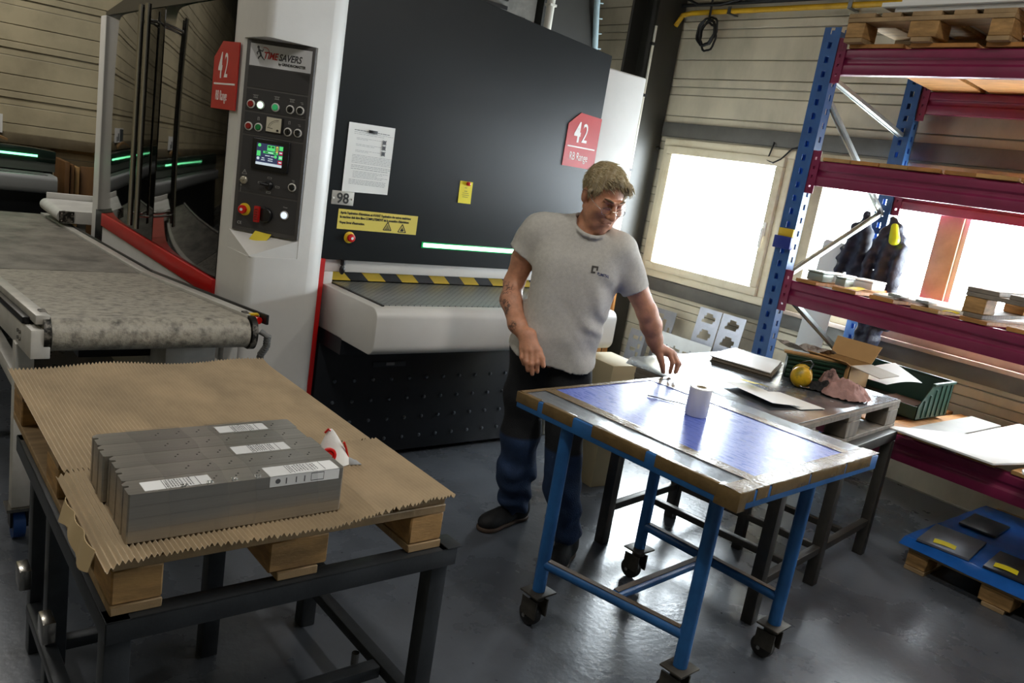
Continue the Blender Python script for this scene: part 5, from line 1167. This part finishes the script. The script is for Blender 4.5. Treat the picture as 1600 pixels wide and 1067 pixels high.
# trunk and legs (under the clothes)
B_.chain([(-.05, .0, .90), (-.03, .0, 1.10), (-.01, .0, 1.27), (.0, .01, 1.38)], [.10, .095, .10, .075], .05)
B_.cap((-.17, .015, 1.395), (.14, .0, 1.375), .055, .05, .05)
B_.chain([(-.12, .01, .86), (-.13, .05, .47), (-.105, .16, .09)], [.085, .05, .028], .03); B_.chain([(.04, -.01, .86), (.07, -.05, .47), (.15, -.09, .09)], [.085, .05, .028], .03)
B_.cap((-.105, .165, .06), (-.19, .04, .04), .026, .022, .02); B_.cap((.15, -.09, .06), (.125, -.19, .04), .026, .022, .02)
# neck
B_.cap((.010, .028, 1.40), (.034, .004, 1.52), .072, .058, .03); B_.cap((.0, -.03, 1.42), (.045, -.035, 1.50), .035, .045, .03)
# head
B_.ell(hp(0, -.012, .045), hr(.076, .095, .080), .02, ax=HAX); B_.ell(hp(0, .035, -.030), hr(.062, .062, .082), .025, ax=HAX)
B_.ell(hp(0, .044, -.074), hr(.052, .044, .038), .02, ax=HAX); B_.ell(hp(0, .074, -.106), hr(.024, .018, .018), .016, ax=HAX)
for s in (-1, 1):
    B_.ell(hp(s*.040, .066, -.022), hr(.024, .022, .024), .02, ax=HAX)              # cheekbone
    B_.cap(hp(s*.055, .0, -.045), hp(s*.035, .055, -.088), HS*.016, HS*.016, .02)      # jaw line
    B_.ell(hp(s*.032, .098, .010), hr(.016, .014, .011), .010, sub=True, ax=HAX)       # eye socket
    B_.ell(hp(s*.031, .079, .009), hr(.0145, .0125, .0125), .004, ax=HAX)              # eyeball under the lid
    B_.cap(hp(s*.016, .0935, .0005), hp(s*.043, .084, -.002), HS*.0035, None, .006)    # bag under the eye
    B_.cap(hp(s*.012, .098, .026), hp(s*.046, .082, .026), HS*.0085, HS*.006, .010)    # brow
    B_.ell(hp(s*.0755, -.010, .000), hr(.009, .0175, .029), .010, ax=HAX); B_.ell(hp(s*.071, -.006, -.022), hr(.008, .011, .012), .010, ax=HAX)               # ear
    B_.ell(hp(s*.088, -.002, .004), hr(.005, .007, .013), .004, sub=True, ax=HAX)
    B_.ell(hp(s*.0125, .104, -.032), hr(.009, .010, .0085), .006, ax=HAX)              # nostril wing
    B_.cap(hp(s*.021, .0945, -.040), hp(s*.031, .083, -.066), HS*.0022, None, .005, sub=True)   # fold beside the mouth
    B_.ell(hp(s*.046, .036, -.046), hr(.020, .030, .032), .02, ax=HAX)                 # cheek
B_.cap(hp(0, .093, .024), hp(0, .116, -.024), HS*.0075, HS*.0110, .010); B_.ell(hp(0, .117, -.031), hr(.0125, .011, .0110), .008, ax=HAX)
B_.cap(hp(-.018, .089, -.056), hp(.018, .089, -.056), HS*.0075, None, .008); B_.cap(hp(-.015, .089, -.069), hp(.015, .089, -.069), HS*.0075, None, .008)
for q in (-1, 1): B_.cap(hp(0, .0985, -.0615), hp(q*.024, .0895, -.0685), HS*.0028, HS*.0022, .003, sub=True)
# right arm (image left), hanging; hand relaxed with the back to the camera
B_.chain([(-.205, .02, 1.385), (-.238, .03, 1.27), (-.266, .036, 1.155)], [.055, .052, .043], .02)
B_.chain([(-.266, .036, 1.155), (-.262, -.022, 1.088), (-.214, -.105, 1.005), (-.172, -.145, .972)], [.043, .046, .037, .031], .02)
sh_ = lambda p: (p[0]*.984-.004, p[1]-.056, 1.65-(1.65-p[2])*.984)
for a, b, r0, r1 in (((-.172, -.088, .968), (-.172, -.118, .912), .024, .014), ((-.165, -.09, .965), (-.152, -.128, .908), .026, .0145), ((-.155, -.09, .965), (-.131, -.132, .910), .026, .0145), ((-.146, -.09, .968), (-.110, -.127, .916), .024, .014)): B_.cap(sh_(a), sh_(b), r0, r1, .012)
for ps, rs in ((((-.174, -.119, .910), (-.166, -.136, .874), (-.152, -.132, .846)), (.0105, .0095, .0085)), (((-.152, -.130, .906), (-.144, -.150, .862), (-.131, -.146, .826)), (.0115, .0105, .009)), (((-.130, -.134, .908), (-.120, -.155, .858), (-.110, -.150, .815)), (.0118, .0105, .009)), (((-.109, -.130, .914), (-.098, -.150, .866), (-.091, -.146, .828)), (.0115, .0102, .009)), (((-.140, -.098, .952), (-.100, -.122, .915), (-.080, -.142, .886), (-.070, -.150, .858)), (.017, .0135, .012, .0105))):
    B_.chain([sh_(p) for p in ps], rs, .005)
# left arm (image right), reaching down; fingertips on the table corner
B_.chain([(.175, .0, 1.365), (.245, .012, 1.24), (.322, .03, 1.128)], [.055, .051, .043], .02)
B_.chain([(.322, .03, 1.128), (.352, .052, 1.072), (.380, .072, 1.01), (.396, .082, .978)], [.043, .045, .034, .029], .02)
for a, b, r0, r1 in (((.402, .078, .974), (.455, .098, .958), .024, .0145), ((.402, .084, .972), (.472, .113, .955), .024, .0145), ((.402, .090, .97), (.484, .128, .948), .023, .014), ((.400, .094, .966), (.490, .142, .938), .022, .013)): B_.cap(a, b, r0, r1, .012)
for ps, rs in ((((.455, .098, .958), (.482, .104, .914), (.482, .118, .866)), (.0115, .0102, .009)), (((.472, .113, .955), (.505, .116, .914), (.506, .127, .868)), (.0118, .0105, .009)), (((.484, .128, .948), (.517, .136, .908), (.512, .142, .868)), (.0115, .010, .0088)), (((.490, .142, .938), (.521, .152, .902), (.514, .154, .870)), (.0102, .0092, .008)), (((.405, .074, .962), (.426, .078, .925), (.440, .090, .895), (.450, .104, .866)), (.018, .0145, .0125, .0105))):
    B_.chain(ps, rs, .005)
V, F = B_.mesh(); soft('body', V, F, mSkin, man, PM)
# ---- T-shirt
S_ = SDF((-.37, -.22, .70), (.36, .22, 1.55), .005)
S_.chain([(-.165, .02, 1.402), (.0, .022, 1.412), (.135, .0, 1.378)], [.078, .078, .074], .05)
for z, a, b, d, r in ((1.29, -.105, .085, .0, .108), (1.20, -.095, .062, -.008, .110), (1.10, -.092, .040, -.014, .110), (1.0, -.108, .030, -.016, .112), (.90, -.125, .022, -.014, .113), (.84, -.13, .02, -.012, .114), (.74, -.132, .02, -.012, .115)):
    S_.cap((a, d, z), (b, d, z), r, None, .06)
S_.cap((-.20, .02, 1.385), (-.254, .022, 1.275), .078, .067, .03); S_.cap((.165, .0, 1.365), (.266, .008, 1.195), .075, .060, .03)
Z3 = lambda P: (P[:, 0], P[:, 1], P[:, 2])
def fold(P):
    u, d, z = Z3(P); t = np.clip((1.22-z)/.3, 0, 1)
    w1 = np.sin((z*.9+u*.8)*23+1.9*np.sin(u*11+z*5)+d*6); w2 = np.sin((z-u*1.1)*17+1.3*np.sin(z*13+u*7))
    f = .0055*t*np.sign(w1)*np.abs(w1)**1.6*(.6+.4*np.sin(u*9+z*7))+.004*t*w2
    f += .0085*np.exp(-((u-.12)/.055)**2)*np.sin((z+u*.7)*60+2*np.sin(z*19))*np.clip((1.28-z)/.1, 0, 1)*np.clip((z-.98)/.1, 0, 1)
    arm = np.clip((np.abs(u+.02)-.17)/.05, 0, 1)
    return f + .0018*arm*np.sin(z*55+u*30+d*20)
S_.disp(fold)
S_.half((0, 0, .905), (-.12*-1, -.45, -1) if False else (-.12, .45, -1))
S_.half((-.255, .022, 1.278), (-.45, .0, -.90)) if False else None
# cut the sleeves square to the arm only near the arms
def cut_sleeve(c, n_, lo, hi):
    sl, Pp = S_.win(lo, hi); n_ = np.array(n_)/np.linalg.norm(n_); S_.g[sl] = np.maximum(S_.g[sl], ((Pp-np.array(c))@n_).astype(np.float32))
cut_sleeve((-.250, .02, 1.288), (-.50, .05, -.86), (-.37, -.12, 1.10), (-.195, .16, 1.36)); cut_sleeve((.258, .006, 1.214), (.56, .04, -.83), (.185, -.12, 1.05), (.36, .16, 1.32))
S_.cap((.006, .03, 1.43), (.062, -.062, 1.60), .066, .085, .004, sub=True); S_.ell((.030, -.055, 1.462), (.072, .085, .052), .006, sub=True)
# collar rib
for i in range(20):
    a0, a1 = 2*math.pi*i/20, 2*math.pi*(i+1)/20
    f = lambda a: (.022+.080*math.cos(a), .002+.083*math.sin(a), 1.464+.020*math.sin(a)*1.4+.0*math.cos(a)-.010*math.cos(a)+(.022*math.sin(a) if math.sin(a) < 0 else 0))
    S_.cap(f(a0), f(a1), .0095, None, .003)
V, F = S_.mesh()
mShirt = M('grey_marl', 'bbb8b1', .9, var=.07, scale=70, bump=.15, bscale=300)
sh = soft('t_shirt', V, F, mShirt, man, PM)
def surf(sd, u, z):
    i = int(round((u-sd.lo[0])/sd.h)); k = int(round((z-sd.lo[2])/sd.h)); col = sd.g[i, :, k]; j = int(np.argmax(col < 0)); a, b = col[j-1], col[j]
    return sd.lo[1]+sd.h*(j-1+a/(a-b))
def on_shirt(mb_or_text, name, mat):
    pass
def shirt_print(body, u0, z0, size, mat, slope):
    cu = bpy.data.curves.new('t', 'FONT'); cu.body = body; cu.size = size; cu.shear = .2; cu.offset = .0004; cu.resolution_u = 3
    ob = bpy.data.objects.new('t', cu); COL.objects.link(ob); me = bpy.data.meshes.new_from_object(ob.evaluated_get(bpy.context.evaluated_depsgraph_get())); bpy.data.objects.remove(ob)
    for v in me.vertices:
        u = u0+v.co.x*.72; z = z0+v.co.y+slope*v.co.x; v.co = (PM @ Vector((u, surf(S_, u, z)-.0012, z)))-Vector((2.41, 2.44, 0))
    me.materials.clear(); me.materials.append(mat); o = bpy.data.objects.new('shirt_lettering', me); COL.objects.link(o); o.parent = sh; return o
shirt_print('PLIMETAL', .078, 1.268, .0165, M('logo_navy', '2e3a6a', .8), -.10)
lg = MB()
def lq(u0, z0, u1, z1):
    n = 6
    for i in range(n):
        ua, ub = u0+(u1-u0)*i/n, u0+(u1-u0)*(i+1)/n
        lg.add([tuple((PM @ Vector((u, surf(S_, u, z)-.0012, z)))) for u, z in ((ua, z0), (ub, z0), (ub, z1), (ua, z1))], [(0, 1, 2, 3)])
lq(.052, 1.272, .060, 1.302); lq(.060, 1.295, .079, 1.302); lq(.072, 1.284, .079, 1.295); lq(.060, 1.272, .070, 1.279)
lg.build('shirt_emblem', M('logo_grey', '4a4744', .8), sh, recalc=False)
# ---- trousers
T_ = SDF((-.30, -.24, .05), (.28, .27, .99), .006)
T_.cap((-.125, .0, .93), (.01, .0, .93), .108, None, .04)
T_.chain([(-.128, .005, .86), (-.135, .03, .66), (-.128, .05, .47), (-.122, .08, .30), (-.110, .135, .125)], [.104, .092, .084, .086, .076], .03)
T_.chain([(.035, -.01, .86), (.055, -.035, .66), (.074, -.055, .47), (.098, -.072, .30), (.145, -.092, .115)], [.102, .090, .080, .080, .070], .03)
def tf(P):
    u, d, z = Z3(P); lo = np.clip((.42-z)/.3, 0, 1)
    return .009*lo*np.sin(z*62+u*22+1.6*np.sin(u*31+d*17))+.004*np.sin(z*34+u*28+d*20)
T_.disp(tf)
def cut_leg(c, n_, lo, hi):
    sl, Pp = T_.win(lo, hi); n_ = np.array(n_)/np.linalg.norm(n_); T_.g[sl] = np.maximum(T_.g[sl], ((Pp-np.array(c))@n_).astype(np.float32))
cut_leg((-.11, .14, .055), (.1, .15, -1), (-.30, -.05, .05), (.02, .27, .3)); cut_leg((.15, -.09, .075), (.2, -.1, -1), (.02, -.24, .05), (.28, .06, .3))
V, F = T_.mesh()
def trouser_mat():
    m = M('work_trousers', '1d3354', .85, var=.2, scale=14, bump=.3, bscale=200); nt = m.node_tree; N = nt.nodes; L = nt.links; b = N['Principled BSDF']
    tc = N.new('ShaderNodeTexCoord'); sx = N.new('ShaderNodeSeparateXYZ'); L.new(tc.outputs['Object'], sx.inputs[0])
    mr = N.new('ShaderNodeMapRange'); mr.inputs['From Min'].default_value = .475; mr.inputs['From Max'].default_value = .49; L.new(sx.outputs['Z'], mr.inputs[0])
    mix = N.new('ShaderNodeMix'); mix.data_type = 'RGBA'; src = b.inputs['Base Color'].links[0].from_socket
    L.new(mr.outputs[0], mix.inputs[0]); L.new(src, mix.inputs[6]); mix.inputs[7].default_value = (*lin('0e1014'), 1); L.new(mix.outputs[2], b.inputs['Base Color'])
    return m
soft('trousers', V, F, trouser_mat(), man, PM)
# ---- shoes
mShoe = M('black_shoe', '0c0c0d', .7, bump=.2, bscale=90)
def shoe(heel, toe):
    h = np.array((*heel, 0.)); t = np.array((*toe, 0.)); ax = (t-h)/np.linalg.norm(t-h); L_ = np.linalg.norm(t-h); sd = np.array((ax[1], -ax[0], 0)); up = np.array((0, 0, 1.))
    lo = np.minimum(h, t)-.09; hi = np.maximum(h, t)+.09; lo[2] = -.01; hi[2] = .17
    s = SDF(lo, hi, .005); A = np.stack([ax, sd, up])
    s.ell(h+ax*.05+up*.055, (.055, .042, .06), .03, ax=A); s.ell(h+ax*L_*.55+up*.045, (.10, .043, .048), .03, ax=A); s.ell(t-ax*.055+up*.038, (.06, .048, .040), .03, ax=A); s.cap(h+ax*.06+up*.06, h+ax*.065+up*.115, .047, .048, .03)
    s.half((0, 0, .012), (0, 0, -1)); V, F = s.mesh(); o = soft('shoe', V, F, mShoe, man, PM)
    s = SDF(lo, hi, .005); s.ell(h+ax*.05+up*.012, (.058, .046, .03), .03, ax=A); s.ell(h+ax*L_*.55+up*.012, (.10, .044, .03), .03, ax=A); s.ell(t-ax*.055+up*.012, (.063, .052, .03), .03, ax=A); s.half((0, 0, .022), (0, 0, 1)); s.half((0, 0, .001), (0, 0, -1))
    V, F = s.mesh(); soft('sole', V, F, M('shoe_sole', '4a3a2e', .7), o, PM)
    for i in range(4):
        c = h+ax*(.11+.022*i)+up*(.105-.012*i); MB().tube([tuple(PM @ Vector(tuple(c-sd*.022))), tuple(PM @ Vector(tuple(c+up*.006))), tuple(PM @ Vector(tuple(c+sd*.022)))], .0028, 6).build('lace', mInk, o)
shoe((-.05, .245), (-.235, -.012)); shoe((.178, -.03), (.112, -.265))
# ---- hair: cap over the skull with strands and a ragged fringe
H_ = SDF(HC-.17, HC+.17, .0035)
H_.ell(hp(0, -.014, .047), hr(.080, .099, .084), .01, ax=HAX)
H_.cap(hp(.03, .055, .100), hp(-.045, .075, .084), HS*.018, HS*.016, .03); H_.cap(hp(-.045, .066, .082), hp(-.078, .045, .055), HS*.013, HS*.008, .02)
for s in (-1, 1): H_.cap(hp(s*.078, .022, .03), hp(s*.079, .022, -.008), HS*.008, HS*.006, .008)
def strands(P):
    q = P-HC; r = q@RT; f = q@FW; u = q@UP; sw = r*.5+f
    return .0010*np.sin((r-.35*f)*170+2.5*np.sin(f*40+u*20))+.0012*np.sin((r-.5*f+.3*u)*95+1.5*np.sin(f*55))+.0012*np.clip((f-.02)/.06, 0, 1)*np.sin(r*120+u*60)
H_.disp(strands)
sl, Pp = H_.win(H_.lo, H_.lo+H_.n*H_.h)
q = (Pp-HC)/HS; r_, f_, u_ = q@RT, q@FW, q@UP
line = -.012+.62*f_+.010*np.sin(r_*170)+.006*np.sin(r_*380+1)
face = np.sqrt((r_/.073)**2+((f_-.105)/.075)**2+((u_-.022-.007*np.sin(r_*150))/.068)**2)-1
earcut = np.sqrt(((f_+.004)/.026)**2+((u_+.012)/.036)**2)-1
H_.g = np.maximum.reduce([H_.g, ((line-u_)*.8*HS).astype(np.float32), (-face*.05).astype(np.float32), (-earcut*.02).astype(np.float32)]).astype(np.float32)
V, F = H_.mesh()
mHair = M('grey_blond_hair', '98845e', .55, var=.35, scale=26, stretch=(3, 3, .8), bump=.6, bscale=160, col2='b8ab92', lo=.4, hi=.7)
hair = soft('hair', V, F, mHair, man, PM)
# loose strands combed forward over the cap of hair
rs_ = np.random.RandomState(4); pick = rs_.choice(len(V), 2600, replace=False); sv = []; sf = []
cen = hp(0, -.014, .02)
for n_, vi in enumerate(pick):
    p = V[vi]; nr = p-cen; nr /= np.linalg.norm(nr); q_ = (p-HC)/HS; fr_a = q_@FW; up_a = q_@UP
    cmb = FW*(.75 if up_a > .05 else .1)-RT*(.55 if up_a > .06 else .0)-UP*(.15 if up_a > .06 else 1.)+rs_.normal(0, .22, 3)
    t_ = cmb-nr*(cmb@nr); t_ /= np.linalg.norm(t_); L_ = rs_.uniform(.014, .032)*(1.15 if up_a > .06 else .6); lift = rs_.uniform(.05, .32)
    sd_ = np.cross(nr, t_); w_ = rs_.uniform(.0009, .0018); b0_ = len(sv)
    for s_, ww in ((0., 1.), (.5, .8), (1., .12)):
        c_ = p-nr*.001+t_*L_*s_+nr*(L_*lift*s_*(1-.35*s_)); 
        sv += [c_+sd_*w_*ww, c_-sd_*w_*ww, c_+nr*w_*ww*1.2]
    for k_ in (0, 3):
        for a_, b_ in ((0, 1), (1, 2), (2, 0)): sf.append((b0_+k_+a_, b0_+k_+b_, b0_+k_+3+b_, b0_+k_+3+a_))
hs_ = soft('hair_strands', np.array(sv), np.array(sf), M('hair_strand', 'a8946c', .5, var=.4, scale=60, col2='c4b896', lo=.42, hi=.66), hair, PM)
hs_['kind'] = 'stuff'
for s in (-1, 1):
    MB().tube([tuple(PM @ Vector(tuple(hp(s*(.013+.036*t), .1035-.017*t*t-.002*t, .029+.005*math.sin(t*2.2))))) for t in (0, .2, .4, .6, .8, 1)], [.0018, .0036, .0040, .0038, .0030, .0012], 7).build('eyebrow', M('brow_hair', '7d6a50', .8, bump=.8, bscale=300), man)
# half-closed eyes: dark lash line
for s in (-1, 1):
    MB().tube([tuple(PM @ Vector(tuple(hp(s*(.018+.026*t), .0925-.010*t*t, .0035-.003*math.sin(math.pi*t))))) for t in (0, .25, .5, .75, 1)], .0013, 5).build('lash_line', M('lash_dark', '2a1a14', .7), man)
# ---- wire glasses low on the nose
gl = MB()
for s in (-1, 1):
    gl.tube([tuple(PM @ Vector(tuple(hp(s*.033+.021*math.cos(a), .112-.10*abs(.033*s+.021*math.cos(a))**1.2-.004, -.008+.0155*math.sin(a))))) for a in [2*math.pi*i/22 for i in range(23)]], .0011, 6)
gl.tube([tuple(PM @ Vector(tuple(hp(x, .117, -.003)))) for x in (-.012, 0, .012)], .0011, 6)
gw = gl.build('glasses', M('glasses_wire', 'b9b6ae', .2, 1.), man)
for s in (-1, 1):
    MB().tube([tuple(PM @ Vector(tuple(p))) for p in (hp(s*.055, .100, -.006), hp(s*.074, .06, .004), hp(s*.086, .01, .022), hp(s*.087, -.012, .018), hp(s*.085, -.024, .0))], .0012, 6).build('temple', M('glasses_wire', 'b9b6ae', .2, 1.), gw)
    MB().lathe([(.0195, 0), (.0195, .0006)], tuple(PM @ Vector(tuple(hp(s*.033, .105, -.008)))), axis=tuple((PM.to_3x3() @ Vector(tuple(FW+s*.2*RT)))), n=20).build('lens', glassmat('lens_glass2', 'ffffff', .012), gw)
